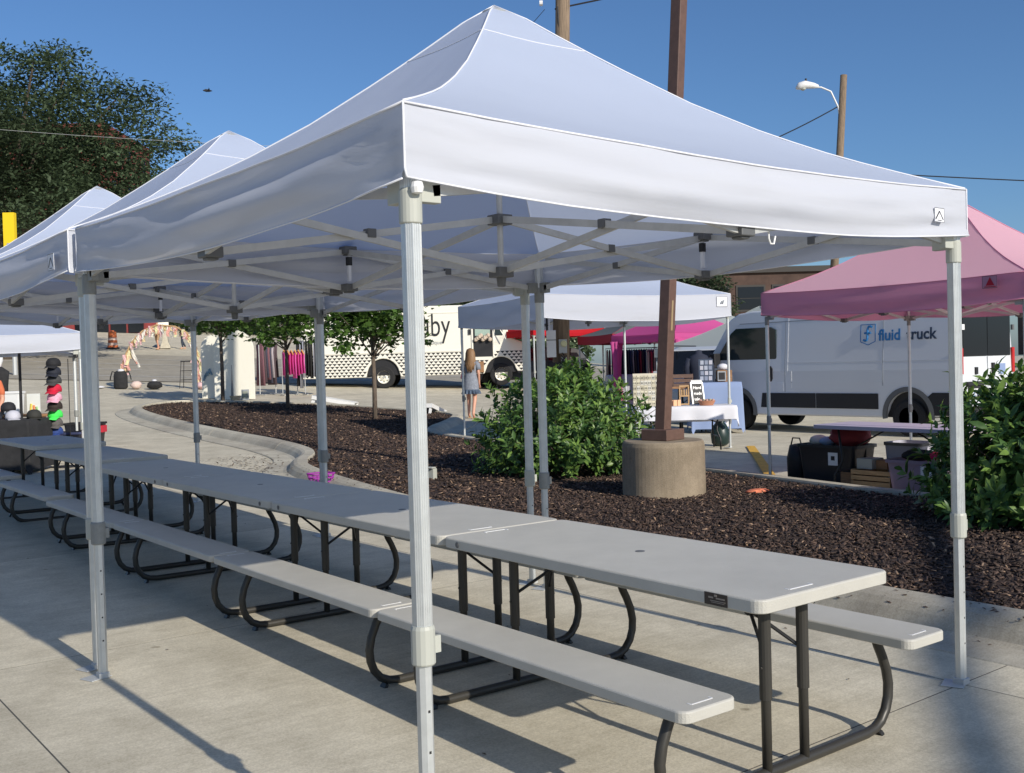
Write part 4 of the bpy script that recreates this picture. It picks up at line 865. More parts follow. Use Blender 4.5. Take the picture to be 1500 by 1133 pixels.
# ------------------------------------------------------------------ people
def skin_body(name, joints, edges, mat, parent, root=0, sub=1, radii=None):
    me = bpy.data.meshes.new(name); me.from_pydata([j[0] for j in joints], edges, []); o = bpy.data.objects.new(name, me); COL.objects.link(o); o.parent = parent
    sk = o.modifiers.new('skin', 'SKIN'); sk.use_smooth_shade = True
    if not me.skin_vertices: 
        bpy.context.view_layer.objects.active = o; me.update()
    for i, j in enumerate(joints):
        sv = me.skin_vertices[0].data[i]; r = j[1]; sv.radius = (r, r) if not isinstance(r, tuple) else r; sv.use_root = (i == root)
    s = o.modifiers.new('subd', 'SUBSURF'); s.levels = sub; s.render_levels = sub; me.materials.append(M[mat] if isinstance(mat, str) else mat); return o
def person(name, label, loc, rz, top, bottom=None, H=1.65, hairm='hair', pose='walk', longhair=True, dress=False, sleeve=True, legs_skin=True, hat=False):
    p = empty(name, loc, rz, label, 'person'); k = H/1.65
    # faces +y ; x right
    st = .16 if pose == 'walk' else .03
    J = [((0, 0, .93), (.13, .10)), ((0, 0, 1.10), (.115, .085)), ((0, .0, 1.28), (.14, .095)), ((0, 0, 1.36), (.09, .07)), ((0, .01, 1.43), .048), ((0, .02, 1.50), (.072, .082)), ((0, .02, 1.58), (.078, .09)), ((0, .015, 1.63), .05),
         ((-.15, 0, 1.33), .052), ((-.19, -.02, 1.08), .038), ((-.17, .12, .90), .028), ((-.16, .19, .86), (.02, .032)),
         ((.15, 0, 1.33), .052), ((.20, -.03, 1.08), .038), ((.19, .05, .86), .028), ((.185, .09, .80), (.02, .032)),
         ((-.085, 0, .86), .085), ((-.085, .03+st*.6, .48), .056), ((-.08, -.02+st*.5, .10), .036), ((-.08, .12+st*.5, .03), (.034, .025)),
         ((.085, 0, .86), .085), ((.085, .02-st*.2, .48), .056), ((.075, -.06-st, .12), .036), ((.075, .06-st, .035), (.034, .025))]
    E = [(0, 1), (1, 2), (2, 3), (3, 4), (4, 5), (5, 6), (6, 7), (2, 8), (8, 9), (9, 10), (10, 11), (2, 12), (12, 13), (13, 14), (14, 15), (0, 16), (16, 17), (17, 18), (18, 19), (0, 20), (20, 21), (21, 22), (22, 23)]
    J = [((a[0]*k, a[1]*k, a[2]*k), r) for a, r in J]
    skin_body('body', J, E, 'skin', p)
    # fingers
    for s, hnd in ((-1, J[11][0]), (1, J[15][0])):
        m = MB()
        for q_ in range(4): m.path([(hnd[0]+(q_-1.5)*.015, hnd[1], hnd[2]), (hnd[0]+(q_-1.5)*.018, hnd[1]+.03, hnd[2]-.035), (hnd[0]+(q_-1.5)*.018, hnd[1]+.03, hnd[2]-.07+.004*abs(q_-1.5))], [.009, .008, .006], n=5)
        m.path([(hnd[0]-s*.02, hnd[1]-.01, hnd[2]+.01), (hnd[0]-s*.045, hnd[1]+.01, hnd[2]-.02), (hnd[0]-s*.05, hnd[1]+.02, hnd[2]-.045)], [.010, .009, .006], n=5); m.build('fingers', 'skin', p, smooth=True)
    # face
    m = MB(); m.path([(0, .10*k, 1.575*k), (0, .125*k, 1.545*k)], [.010, .016], n=6); m.build('nose', 'skin', p, smooth=True)
    for s in (-1, 1):
        m = MB(); m.lathe([(0, -.008), (.010, -.003), (.010, .003), (0, .008)], (s*.032*k, .098*k, 1.575*k), 8); m.build('eye', 'black', p)
        m = MB(); m.path([(s*.082*k, .015*k, 1.59*k), (s*.09*k, .01*k, 1.56*k), (s*.082*k, .015*k, 1.535*k)], .011, n=6); m.build('ear', 'skin', p)
    m = MB(); m.box((0, .103*k, 1.515*k), (.045, .012, .010)); m.build('mouth', colm('lips', (.4, .12, .1)), p)
    # hair: shell of strands
    m = MB()
    for i in range(46):
        a = R(-205+230*i/45) if longhair else R(-200+220*i/45); ln = random.uniform(.26, .36) if longhair else .06
        c_, s_ = math.cos(a), math.sin(a); cx_, cy_, cz_ = 0, .01*k, 1.585*k
        rr1 = .088; pts = [(cx_+.01*c_, cy_+.01*s_, cz_+.105), (cx_+rr1*.75*c_, cy_+rr1*.85*s_, cz_+.075), (cx_+rr1*1.05*c_, cy_+rr1*1.12*s_, cz_), (cx_+rr1*1.15*c_, cy_+rr1*1.2*s_-.01, cz_-.10 if longhair else cz_-.05)]
        if longhair: pts += [(cx_+rr1*(1.3+.2*math.sin(i*2.3))*c_, cy_+rr1*1.25*s_-.03, cz_-.12-ln*.55), (cx_+rr1*(1.05+.3*math.sin(i*3.1))*c_, cy_+rr1*1.2*s_-.035, cz_-.12-ln)]
        m.path(pts, [.02, .024, .024, .022]+([.02, .007] if longhair else []), n=5)
    m.build('hair', hairm, p, smooth=True)
    if dress:
        m = MB(); n = 28; prof = [(.10, .075, 1.40), (.175, .10, 1.36), (.165, .115, 1.24), (.14, .105, 1.12), (.155, .12, 1.0), (.175, .14, .90), (.185, .15, .78), (.19, .155, .70)]
        m.rings([[Vector((a*math.cos(2*math.pi*i/n)*k, b*math.sin(2*math.pi*i/n)*k, z*k)) for i in range(n)] for a, b, z in prof], cap=False); dm = m.build('dress', top, p, smooth=True)
        m = MB(); n = 60; rs = []
        for a, b, z, w in ((.19, .155, .71, 0), (.205, .17, .66, .02), (.215, .18, .60, .035)):
            rs.append([Vector(((a+w*math.sin(i*math.pi*.5))*math.cos(2*math.pi*i/n)*k, (b+w*math.sin(i*math.pi*.5))*math.sin(2*math.pi*i/n)*k, z*k)) for i in range(n)])
        m.rings(rs, cap=False); m.build('ruffle', bottom or top, dm)
        for s in (-1, 1):
            m = MB(); m.path([(s*.12*k, 0, 1.36*k), (s*.17*k, -.01, 1.30*k), (s*.20*k, -.015, 1.18*k)], [.062, .07, .062], n=10); m.build('sleeve', top, dm, smooth=True)
        m = MB(); m.path([(-.19*k, -.03, 1.32*k), (-.2*k, .02, 1.05*k), (-.215*k, .04, .98*k)], [.01, .045, .05], n=8); m.build('bag', colm('pink_bag', (.75, .18, .26)), p, smooth=True)
    else:
        TJ = [((0, 0, .90), (.145, .112)), ((0, 0, 1.10), (.13, .10)), ((0, 0, 1.28), (.155, .11)), ((0, 0, 1.38), (.09, .075)), ((-.15, 0, 1.33), .066), ((-.19, -.02, 1.12), .05), ((.15, 0, 1.33), .066), ((.2, -.03, 1.12), .05)]
        skin_body('shirt', [((a[0]*k, a[1]*k, a[2]*k), r) for a, r in TJ], [(0, 1), (1, 2), (2, 3), (2, 4), (4, 5), (2, 6), (6, 7)], top, p)
        BJ = [((0, 0, .92), (.138, .11)), ((-.085, 0, .84), .10), ((-.085, .03+st*.6, .48), .068), ((.085, 0, .84), .10), ((.085, .02-st*.2, .48), .068)]
        BE = [(0, 1), (1, 2), (0, 3), (3, 4)]
        if not legs_skin: BJ += [((-.08, -.02+st*.5, .10), .055), ((.075, -.06-st, .12), .055)]; BE += [(2, 5), (4, 6)]
        skin_body('trousers', [((a[0]*k, a[1]*k, a[2]*k), r) for a, r in BJ], BE, bottom, p)
    for s, f_ in ((-1, J[19][0]), (1, J[23][0])):
        m = MB(); m.box((f_[0], f_[1]-.05, .018), (.075, .23, .03)); m.build('shoe', 'tan', p, bev=.01)
    if hat:
        m = MB(); m.lathe([(.105, 0), (.10, .05), (.06, .09), (0, .10)], (0, .01, 1.60*k), 14); m.box((0, .13, 1.61*k), (.14, .14, .012)); m.build('cap', 'black', p)
    return p
wz = h(13.45, 18.25)
person('person', 'woman with long brown hair in a grey dress with ruffled hem walking away', (13.53, 18.19, wz), R(-38.5-8), 'dress', 'denim', H=1.66, dress=True)
colm('orange_shirt', (.62, .16, .07)); colm('dark_jeans', (.03, .04, .06)); colm('dark_shirt', (.05, .05, .06)); colm('tan_short', (.35, .22, .12)); colm('pink_shirt', (.7, .45, .42))
person('person', 'person in an orange shirt behind the black stall table at the left edge', (2.1, 14.95, h(2.1, 14.95)), R(150), 'orange_shirt', 'dark_jeans', H=1.2+.35, pose='stand', longhair=False, legs_skin=False)
person('person', 'tiny far pedestrian in a pink shirt and shorts seen under the ribbon arch', (21.2, 60.2, h(21.2, 60.2)), R(120), 'pink_shirt', 'tan_short', H=1.75, longhair=False)
person('person', 'tiny far pedestrian in dark clothes beside the concrete barrier', (22.9, 60.6, h(22.9, 60.6)), R(100), 'dark_shirt', 'dark_jeans', H=1.7, longhair=False, legs_skin=False)

# ------------------------------------------------------------------ generic props
def fold_table(name, label, c, rz, L, W, H, mat, cloth=None, drop=.3, cat='table', legm='bracesteel', group=None):
    z0 = h(c[0], c[1]); t = empty(name, (c[0], c[1], z0), rz, label, cat, group)
    m = MB(); rs = [[Vector((x, y, H+dz)) for x, y in rounded(L, W, .05)] for dz in (-.045, -.005, 0)]; m.rings(rs); m.build('tabletop', mat, t, bev=.004)
    for s in (-1, 1):
        for e in (-1, 1):
            m = MB(); m.path([(s*(L/2-.28), e*(W/2-.12), H-.05), (s*(L/2-.30), e*(W/2-.16), H*.45), (s*(L/2-.26), e*(W/2-.07), H*.25), (s*(L/2-.26), e*(W/2-.05), 0.0)], .014, n=8); m.build('leg', legm, t, smooth=True)
        m = MB(); m.path([(s*(L/2-.27), -(W/2-.1), H*.3), (s*(L/2-.27), (W/2-.1), H*.3)], .011, n=6); m.path([(s*(L/2-.28), 0, H*.62), (s*(L/2-.75), 0, H-.05)], .010, n=6); m.build('cross_bar', legm, t)
    return t
def tablecloth(name, label, c, rz, L, W, H, mat, drops, cat='tablecloth', group=None, wav=.03, seed=0):
    """drops = (front -y, right +x, back +y, left -x)"""
    z0 = h(c[0], c[1]); m = MB(); n = 96; outl = []
    per = rounded(L, W, .03, 6); P = []
    for a, b in zip(per, per[1:]+per[:1]):
        k = max(1, int(math.dist(a, b)/.04))
        for i in range(k): P.append((a[0]+(b[0]-a[0])*i/k, a[1]+(b[1]-a[1])*i/k))
    def drop(x, y):
        dx = L/2-abs(x); dy = W/2-abs(y)
        wf = max(0, 1-dy/.12) ; wx = max(0, 1-dx/.12); d1 = drops[0] if y < 0 else drops[2]; d2 = drops[1] if x > 0 else drops[3]
        return max(d1*wf, d2*wx, .04)+ (.10 if wf > .6 and wx > .6 else 0)
    rs = [[Vector((0, 0, H+.006))]*len(P)]
    rs.append([Vector((x*.97, y*.97, H+.006)) for x, y in P]); rs.append([Vector((x, y, H+.003)) for x, y in P])
    for lv in (.12, .35, .65, 1):
        ring = []
        for i, (x, y) in enumerate(P):
            d = drop(x, y)*lv; r_ = math.hypot(x, y); nx_, ny2 = (x/L, y/W); q_ = math.hypot(nx_, ny2)+1e-6
            o = wav*lv*(math.sin(i*.55+seed)+.6*math.sin(i*.23+seed*2))+.015+.03*lv
            ring.append(Vector((x+nx_/q_*o, y+ny2/q_*o, H-d)))
        rs.append(ring)
    m.rings(rs, cap=False)
    return m.build(name, mat, loc=(c[0], c[1], z0), rz=rz, smooth=True, label=label, cat=cat, group=group)
def tub(name, label, c, rz, L, W, H, mat, rimmat, cat, z=None, sticker=True, lid=False):
    z0 = h(c[0], c[1]) if z is None else z; t = empty(name, (c[0], c[1], z0), rz, label, cat)
    m = MB(); 
    rs = [[Vector((x, y, zz)) for x, y in rounded(L*s, W*s, .06)] for zz, s in ((0, .84), (.02, .86), (H*.85, .97), (H, 1.0))]
    rs += [[Vector((x, y, zz)) for x, y in rounded(L*s, W*s, .06)] for zz, s in ((H, .97), (.03, .83))]
    m.rings(rs); m.build('shell', mat, t)
    m = MB(); rs = [[Vector((x, y, zz)) for x, y in rounded(L*s, W*s, .07)] for zz, s in ((H-.035, 1.0), (H-.035, 1.05), (H, 1.05), (H, .98))]; m.rings(rs, cap=False); m.build('rim', rimmat, t)
    if sticker:
        m = MB(); m.box((.12, -W*.495, H*.68), (.13, .006, .15)); s_ = m.build('sticker', 'white', t); m = MB(); m.box((.12, -W*.495-.004, H*.70), (.05, .002, .05)); m.build('sticker_print', 'black', s_)
    return t
def crate(name, label, c, rz, L, W, H, mat, cat='crate', slats=3, z=None, group=None):
    z0 = h(c[0], c[1]) if z is None else z; t = empty(name, (c[0], c[1], z0), rz, label, cat, group); sh_ = H/slats
    for s in (-1, 1):
        for k in range(slats):
            m = MB(); m.box((0, s*(W/2-.008), sh_*(k+.5)), (L, .014, sh_*.78)); m.build('slat', mat, t, bev=.002)
        m = MB(); m.box((s*(L/2-.01), 0, H/2), (.018, W-.032, H)); m.build('end_panel', mat, t, bev=.002)
    m = MB(); m.box((0, 0, .012), (L-.04, W-.04, .016)); m.build('base', mat, t); return t
RA = math.atan2(-.622, .783)      # direction of the picture's horizontal, used for things that face us

# ------------------------------------------------------------------ stall on the left
lt_ = (3.14, 14.03); lc = (2.10, 15.86)
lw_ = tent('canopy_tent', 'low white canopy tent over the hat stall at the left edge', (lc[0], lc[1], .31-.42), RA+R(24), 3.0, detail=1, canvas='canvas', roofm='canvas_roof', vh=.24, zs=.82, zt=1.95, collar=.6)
fold_table('stall_table', 'folding table hidden under the black cloth at the left edge', (1.75, 14.35), RA, 1.9, .75, .74, 'top')
tablecloth('tablecloth', 'black tablecloth draped over the stall table at the left edge', (1.75, 14.35), RA, 1.92, .78, .745, 'blackcloth', (.70, .70, .6, .6), wav=.012)
hx, hy = 2.83, 14.14; hz = h(hx, hy)
rk = empty('hat_rack', (hx, hy, hz), 0, 'thin hanging hat rack line beside the left stall', 'hat rack')
m = MB(); m.path([(.16, -.12, .0), (.16, -.12, 1.62)], .006, n=6); m.build('line', 'black', rk); m = MB(); m.path([(0, 0, .05), (0, 0, 1.63)], .008, n=6); m.build('pole', 'black', rk); m = MB(); m.lathe([(.2, 0), (.2, .012), (.02, .02)], (.08, -.06, 0), 18); m.build('base', 'black', rk)
hats = [('black', (.012, .012, .014)), ('dark navy', (.015, .018, .03)), ('charcoal', (.05, .05, .05)), ('bright red', (.55, .01, .04)), ('pale pink', (.75, .38, .48)), ('black and brown', (.03, .02, .016)), ('neon green', (.06, .75, .10)), ('grey patterned', (.10, .09, .085)), ('navy blue', (.02, .05, .20)), ('lower red', (.50, .01, .03))]
for i, (cn, cc) in enumerate(hats):
    z = 1.56-.128*i; p = empty('baseball_cap', (hx-.02, hy-.02, hz+z), RA-R(90)+R(8*math.sin(i*2)), f'{cn} baseball cap hanging in the column of hats at the left', 'cap', 'caps hanging in a column'); mt = colm('cap_%d' % i, cc, var=.25, vscale=18)
    m = MB(); m.lathe([(.10, -.045), (.105, -.01), (.098, .03), (.075, .065), (.04, .082), (0, .086)], (0, 0, 0), 20, 1.15, 1.0); m.build('crown', mt, p, smooth=True)
    m = MB(); rs = []
    for q_ in range(9):
        a = R(-62+124*q_/8); rs.append([Vector((.11*math.cos(a), .10*math.sin(a), -.04)), Vector((.09+.11*math.cos(a), .095*math.sin(a), -.062-.02*abs(math.sin(a)))), Vector((.09+.11*math.cos(a), .095*math.sin(a), -.056-.02*abs(math.sin(a)))), Vector((.11*math.cos(a), .10*math.sin(a), -.03))])
    m.rings(rs); m.build('brim', mt, p)
# caps on the table
for i, (a, b, cn, cc) in enumerate([(.50, 0, 'black', (.015, .015, .018)), (.62, -.12, 'white and grey', (.5, .5, .55)), (.85, .05, 'olive black', (.03, .03, .025))]):
    q_ = Vector((1.75, 14.35, 0))+Vector((math.cos(RA), math.sin(RA), 0))*a+Vector((-math.sin(RA), math.cos(RA), 0))*b
    zz = h(1.75, 14.35)+.80+(.12 if i == 0 else .0)
    p = empty('baseball_cap', (q_.x, q_.y, zz), RA-R(60), f'{cn} baseball cap lying on the black stall table', 'cap'); mt = colm('tcap_%d' % i, cc)
    m = MB(); m.lathe([(.10, -.045), (.105, -.01), (.098, .03), (.075, .065), (.04, .082), (0, .086)], (0, 0, 0), 20, 1.15, 1.0); m.build('crown', mt, p, smooth=True)
    m = MB(); m.box((.14, 0, -.045), (.12, .16, .008)); m.build('brim', mt, p, bev=.003)
m = MB(); m.box((0, 0, .03), (.42, .3, .06)); m.box((-.05, 0, .14), (.3, .2, .16)); m.build('display_box', 'white', loc=(1.62, 14.2, h(1.6, 14.3)+.76), rz=RA, bev=.01, label='white display box on the black table at the left edge', cat='box')
fp_ = (2.55, 15.0); m = MB(); m.path([(0, 0, 0), (0, 0, 1.75)], .022, n=8); m.build('banner_pole', 'black', loc=(*fp_, h(*fp_)), label='thin black pole standing behind the left stall table', cat='pole')
# behind the stall: bench, cooler, plant, painted board
zb_ = h(3.9, 19.8); bn_ = empty('low_bench', (3.3, 20.3, zb_), RA, 'long low dark bench behind the left stall', 'bench')
m = MB(); m.box((0, 0, .40), (2.3, .35, .05)); m.build('seat', 'darkwood', bn_, bev=.006)
for s in (-1, 1): m = MB(); m.box((s*.95, 0, .19), (.08, .3, .37)); m.build('leg', 'darkwood', bn_)
ck = empty('drinks_cooler', (3.55, 19.72, zb_+.425), RA, 'white box cooler with a lid standing on the low bench', 'cooler')
m = MB(); m.box((0, 0, .22), (.34, .26, .40), taper=.86); m.build('body', 'white', ck, bev=.015); m = MB(); m.box((0, 0, .44), (.37, .29, .05)); m.build('lid', 'white', ck, bev=.01); m = MB(); m.box((0, -.125, .06), (.16, .02, .05)); m.build('handle', 'black', ck)
pb = empty('painted_board', (3.98, 19.95, zb_+.425), RA, 'small painted board with yellow and orange strokes leaning on the low bench', 'picture')
m = MB(); m.box((0, 0, .2), (.26, .02, .40)); m.build('board', colm('board_white', (.7, .72, .68)), pb)
for i, c_ in enumerate([(.75, .6, .1), (.75, .25, .1), (.3, .5, .2)]): m = MB(); m.path([(-.06+.07*i, -.012, .04), (-.04+.05*i, -.014, .2-.03*i)], .022, n=6); m.build('brush_stroke', colm('stroke%d' % i, c_), pb)
mk = empty('mannequin', (3.45, 20.35, zb_), RA, 'white headed mannequin in dark clothes behind the white cooler', 'mannequin')
m = MB(); m.lathe([(.12, 0), (.16, .5), (.17, 1.0), (.20, 1.28), (.06, 1.38)], (0, 0, 0), 16, 1, .7); m.build('torso', 'blackcloth', mk, smooth=True); m = MB(); m.lathe([(.05, 1.36), (.055, 1.42), (.085, 1.5), (.085, 1.58), (.05, 1.66), (0, 1.68)], (0, 0, 0), 14); m.build('head', 'white', mk, smooth=True)
rng = np.random.default_rng(3); n = 420; ps = runit(n)*np.array([.35, .35, .45])*rng.random((n, 1))**.4+np.array([0, 0, .95]); V, F = scatter(LTV, LTF3, ps, frames(runit(n), runit(n)+[0, 0, 1]), rng.uniform(.08, .16, n))
pl = empty('potted_plant', (2.75, 19.9, h(2.75, 19.9)), 0, 'dark leafy potted plant at the left edge behind the stall', 'plant'); rmesh('foliage', V, F, 'leafb', pl, kind='stuff'); m = MB(); m.lathe([(.14, 0), (.2, .5), (.18, .5), (.1, .1)], (0, 0, 0), 18); m.build('pot', 'dplastic', pl); m = MB(); m.path([(0, 0, .3), (0, 0, 1.0)], .02, n=6); m.build('stem', 'bark', pl)
tub('storage_tub', 'black storage tub with red handles and a white sticker left of the planting bed', (4.12, 17.1), RA, .62, .45, .42, 'tubblack', 'black', 'tub')
m = MB(); m.box((0, 0, 0), (.06, .2, .12)); m.build('handle', colm('tub_red', (.5, .02, .04)), bpy.data.objects[[o.name for o in bpy.data.objects if o.name.startswith('storage_tub')][-1]], loc=(.32, 0, .30))
tub('storage_tub', 'dark blue storage box beside the hat column', (3.25, 15.0), RA, .55, .4, .45, 'tubblack', colm('navy_rim', (.03, .04, .10)), 'tub', sticker=False)

# ------------------------------------------------------------------ white stall tent behind the big shrub
EA = R(-14.5); en = Vector((9.08, 10.15, 0)); e1 = Vector((math.cos(EA), math.sin(EA), 0)); e2 = Vector((-math.sin(EA), math.cos(EA), 0))
ec = en+e1*1.74+e2*1.76
ez = tent('canopy_tent', 'white canopy tent over the jewellery table, behind the big shrub', (ec.x, ec.y, .06), EA, 3.5, detail=1, vh=.38, zs=1.0, zt=1.92, lift=.27, collar=.8, lw=.042)
mountain_patch(ez, (1.50, -1.802, 2.37), (1, 0, 0), (0, 0, 1), .17, kind=1); m = MB(); m.path([(1.575, -1.815, 2.42), (1.60, -1.82, 2.46), (1.64, -1.815, 2.48), (1.61, -1.82, 2.42)], .012, n=5); m.build('logo_mark', 'badge_grey', ez)
def onp(x, y, z=0): return (x, y, z)
tc = Vector((11.78, 9.72)); tz = h(*tc)
fold_table('stall_table', 'folding table under the white cloth inside the white stall tent', tc, RA, 1.65, .72, .72, 'top')
tablecloth('tablecloth', 'white cloth hanging in points over the table right of the lamp post', tc, RA, 1.68, .75, .735, 'cloth_w', (.22, .26, .3, .62), wav=.022, seed=1)
tr_ = Vector((math.cos(RA), math.sin(RA))); tb_ = Vector((-math.sin(RA), math.cos(RA)))
def ont(a, b, z=0): p = tc+tr_*a+tb_*b; return (p.x, p.y, tz+.745+z)
jd = empty('jewellery_display', ont(-.60, -.02), RA, 'cream pegboard hung with rows of earring cards on the white table', 'display'); m = MB(); m.box((0, 0, .28), (.50, .03, .56)); m.build('board', colm('cream_board', (.62, .57, .46)), jd)
cm = [colm('earcard_a', (.60, .56, .42)), colm('earcard_b', (.50, .46, .34)), colm('earcard_c', (.62, .60, .52))]
bmesh_cards = [MB().box((0, 0, 0), (.055, .006, .075)).v]
me_c = []
for k, mt in enumerate(cm):
    m = MB(); m.box((0, 0, 0), (.055, .006, .075)); me = bpy.data.meshes.new('card'); me.from_pydata(m.v, [], m.f); me.materials.append(mt); me_c.append(me)
m = MB(); m.box((-.012, -.005, -.005), (.008, .006, .03)); m.box((.012, -.005, -.005), (.008, .006, .03)); me_e = bpy.data.meshes.new('earring'); me_e.from_pydata(m.v, [], m.f); me_e.materials.append(M['black'])
for i in range(8):
    for j in range(6):
        o = bpy.data.objects.new('card', random.choice(me_c)); COL.objects.link(o); o.parent = jd; o.location = (-.22+.063*i, -.02, .05+.088*j); o.rotation_euler = (R(random.uniform(-6, 6)), 0, R(random.uniform(-8, 8)))
        q_ = bpy.data.objects.new('earring', me_e); COL.objects.link(q_); q_.parent = o
for k in range(5): m = MB(); m.box((.27, .0, .08+.1*k), (.05, .05, .05)); m.build('side_hook', 'badge_grey', jd)
for i in range(4):
    m = MB(); m.box((0, 0, .05), (.07, .02, .10)); m.build('price_card', colm('peach', (.72, .42, .24)), loc=ont(-.30+.07*i, -.15+.03*(i % 2)), rz=RA+.2*i, label=['leftmost small peach card on the white table beside the jewellery board', 'second small peach card right of the jewellery board', 'third small peach card right of the jewellery board', 'small peach card nearest the lamp post on the white table'][i], cat='card', group='small peach cards on the white table')
ws = empty('wooden_stand', ont(.02+.0, .0), RA, 'pale wooden display stand on the white table right of the lamp post', 'stand')
for s in (-1, 1): m = MB(); m.box((s*.075, 0, .17), (.022, .03, .34)); m.build('post', 'tan', ws)
for z in (.02, .16, .33): m = MB(); m.box((0, 0, z), (.17, .04, .022)); m.build('shelf', 'tan', ws)
for k in range(3): m = MB(); m.box((-.04+.04*k, 0, .22), (.022, .02, .1)); m.build('trinket', 'tan', ws)
cb_ = empty('chalkboard', ont(.26, -.05), RA+R(14), 'small white framed A-frame chalkboard with chalk writing on the white table', 'chalkboard')
bdm = Matrix.Rotation(R(-14), 4, 'X')
m = MB(); m.box((0, 0, .19), (.20, .012, .36), 0, bdm); m.build('board', 'black', cb_)
for s in (-1, 1): m = MB(); m.box((s*.105, 0, .19), (.022, .02, .40), 0, bdm); m.build('frame', 'white', cb_); 
for z in (.0, .385): m = MB(); m.box((0, 0, z), (.23, .02, .025), 0, bdm); m.build('frame', 'white', cb_)
m = MB(); m.box((0, .19, .19), (.20, .012, .40), 0, Matrix.Rotation(R(14), 4, 'X')); m.build('rear_leg', 'white', cb_)
for i, w_ in enumerate(['Hand', 'made', 'sale']): 
    t_ = text('chalk_lettering', w_, .075, 'white', cb_, (-.075, .062-.028*i-.012, .27-.095*i), (R(90-14), 0, 0), .001, .9); t_.location.y = math.sin(R(14))*t_.location.z-.010
bk = empty('basket', ont(.36, -.22), RA, 'oval brown basket of small goods in front of the chalkboard', 'basket'); m = MB(); m.lathe([(.11, 0), (.15, .075), (.145, .08), (.10, .01)], (0, 0, 0), 22, 1, .7); m.build('bowl', colm('terracotta', (.42, .19, .11)), bk)
for k in range(7): m = MB(); m.lathe([(0, 0), (.025, .015), (.02, .04), (0, .05)], (.035*(k-3), .02*((k % 3)-1), .06), 8); m.build('item', colm('bskt%d' % (k % 3), [(.5, .3, .25), (.1, .1, .1), (.6, .5, .3)][k % 3]), bk)
# goods bag by the right leg
m = MB(); m.lathe([(.10, 0), (.15, .04), (.17, .2), (.13, .34), (.08, .40), (.10, .43)], (0, 0, 0), 14); m.build('bin_bag', colm('dark_green_bag', (.012, .03, .028), rough=.4), loc=(12.75, 9.75, h(12.7, 9.7)), smooth=True, label='dark green bag beside the right leg of the white stall tent', cat='bag')
# second table behind
t2c = Vector((15.35, 12.1)); z2 = h(*t2c)
fold_table('stall_table', 'tall table hidden under the pale blue cloth near the cargo van', t2c, RA, 1.0, .6, 1.03, 'top')
tablecloth('tablecloth', 'pale blue cloth reaching the ground behind the chalkboard', t2c, RA, 1.02, .62, 1.035, 'cloth_b', (.95, .95, .9, .9), wav=.015, seed=4)
def on2(a, b, z=0): p = t2c+tr_*a+tb_*b; return (p.x, p.y, z2+1.045+z)
ph = empty('photo_display', on2(-.17, .0), RA, 'black panel of small photographs on the pale blue table', 'display'); m = MB(); m.box((0, 0, .24), (.30, .03, .48)); m.build('panel', 'navy', ph)
for i in range(3):
    for j in range(4): m = MB(); m.box((-.09+.09*i+.01*(j % 2), -.02, .08+.11*j), (.07, .006, .085)); m.build('photo', colm('photo%d' % ((i+j) % 3), [(.35, .38, .46), (.22, .25, .33), (.42, .42, .48)][(i+j) % 3]), ph)
fr_ = empty('framed_picture', on2(.15, -.05), RA, 'small framed picture right of the photo panel on the pale blue table', 'picture frame'); m = MB(); m.box((0, 0, .12), (.17, .02, .20)); m.build('frame', 'badge_grey', fr_); m = MB(); m.box((0, -.012, .12), (.13, .006, .15)); m.build('picture', 'black', fr_)
m = MB(); m.lathe([(.02, 0), (.10, .03), (.12, .09), (.06, .13), (0, .14)], (0, 0, 0), 14); m.build('white_hat', 'cloth_w', loc=on2(.20, .08, .24), smooth=True, label='small white hat above the picture frame on the pale blue table', cat='hat')
m = MB(); m.box((0, 0, .12), (.3, .22, .24)); m.build('wood_box', 'darkwood', loc=on2(.22, .08), rz=RA, label='brown wooden box under the white hat on the pale blue table', cat='box')
crate('wooden_crate', 'dark wooden box left of the photo panel', (14.86, 12.55), RA, .42, .3, .28, 'brownpost', z=z2+.95)
fold_table('stall_table', 'small dark stand under the wooden box left of the pale blue table', (14.84, 12.58), RA, .5, .35, .95, 'darkwood')
mq = empty('mannequin', (15.85, 12.95, h(15.85, 12.95)), RA, 'headless mannequin in a dark navy top behind the photo panel', 'mannequin')
m = MB(); m.lathe([(.17, .75), (.15, 1.05), (.19, 1.3), (.22, 1.48), (.17, 1.58), (.07, 1.63), (.065, 1.70), (0, 1.71)], (0, 0, 0), 22, 1.1, .7); m.path([(.2, 0, 1.52), (.27, 0, 1.35), (.27, 0, 1.0)], [.07, .07, .055], n=10); m.path([(-.2, 0, 1.52), (-.27, 0, 1.35), (-.27, 0, 1.0)], [.07, .07, .055], n=10); m.build('torso', colm('navy_top', (.015, .02, .04)), mq, smooth=True)
m = MB(); m.path([(0, 0, 0), (0, 0, .8)], .02, n=8); m.lathe([(.2, 0), (.2, .02), (.02, .03)], (0, 0, 0), 14); m.build('stand', 'black', mq)

# ------------------------------------------------------------------ pink tent and its goods
pkz = 0.0; PS = 3.17
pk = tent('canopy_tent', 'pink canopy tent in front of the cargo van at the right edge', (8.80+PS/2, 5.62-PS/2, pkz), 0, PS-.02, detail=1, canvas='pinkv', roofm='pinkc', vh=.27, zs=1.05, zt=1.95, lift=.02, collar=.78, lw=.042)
lp = mountain_patch(pk, (-1.683, -1.20, 2.19), (0, -1, 0), (0, 0, 1), .12, kind=1)
M['pinkpatch'] = node_mat('pink_patch', (.55, .25, .33), .8); lp.data.materials.clear(); lp.data.materials.append(M['pinkpatch'])
m = MB(); m.add([(-1.69, -1.235, 2.215), (-1.69, -1.325, 2.215), (-1.69, -1.28, 2.30)], [(0, 1, 2)]); m.box((-1.69, -1.28, 2.203), (.003, .12, .007)); m.build('logo_mark', colm('logo_red', (.5, .01, .03)), pk)
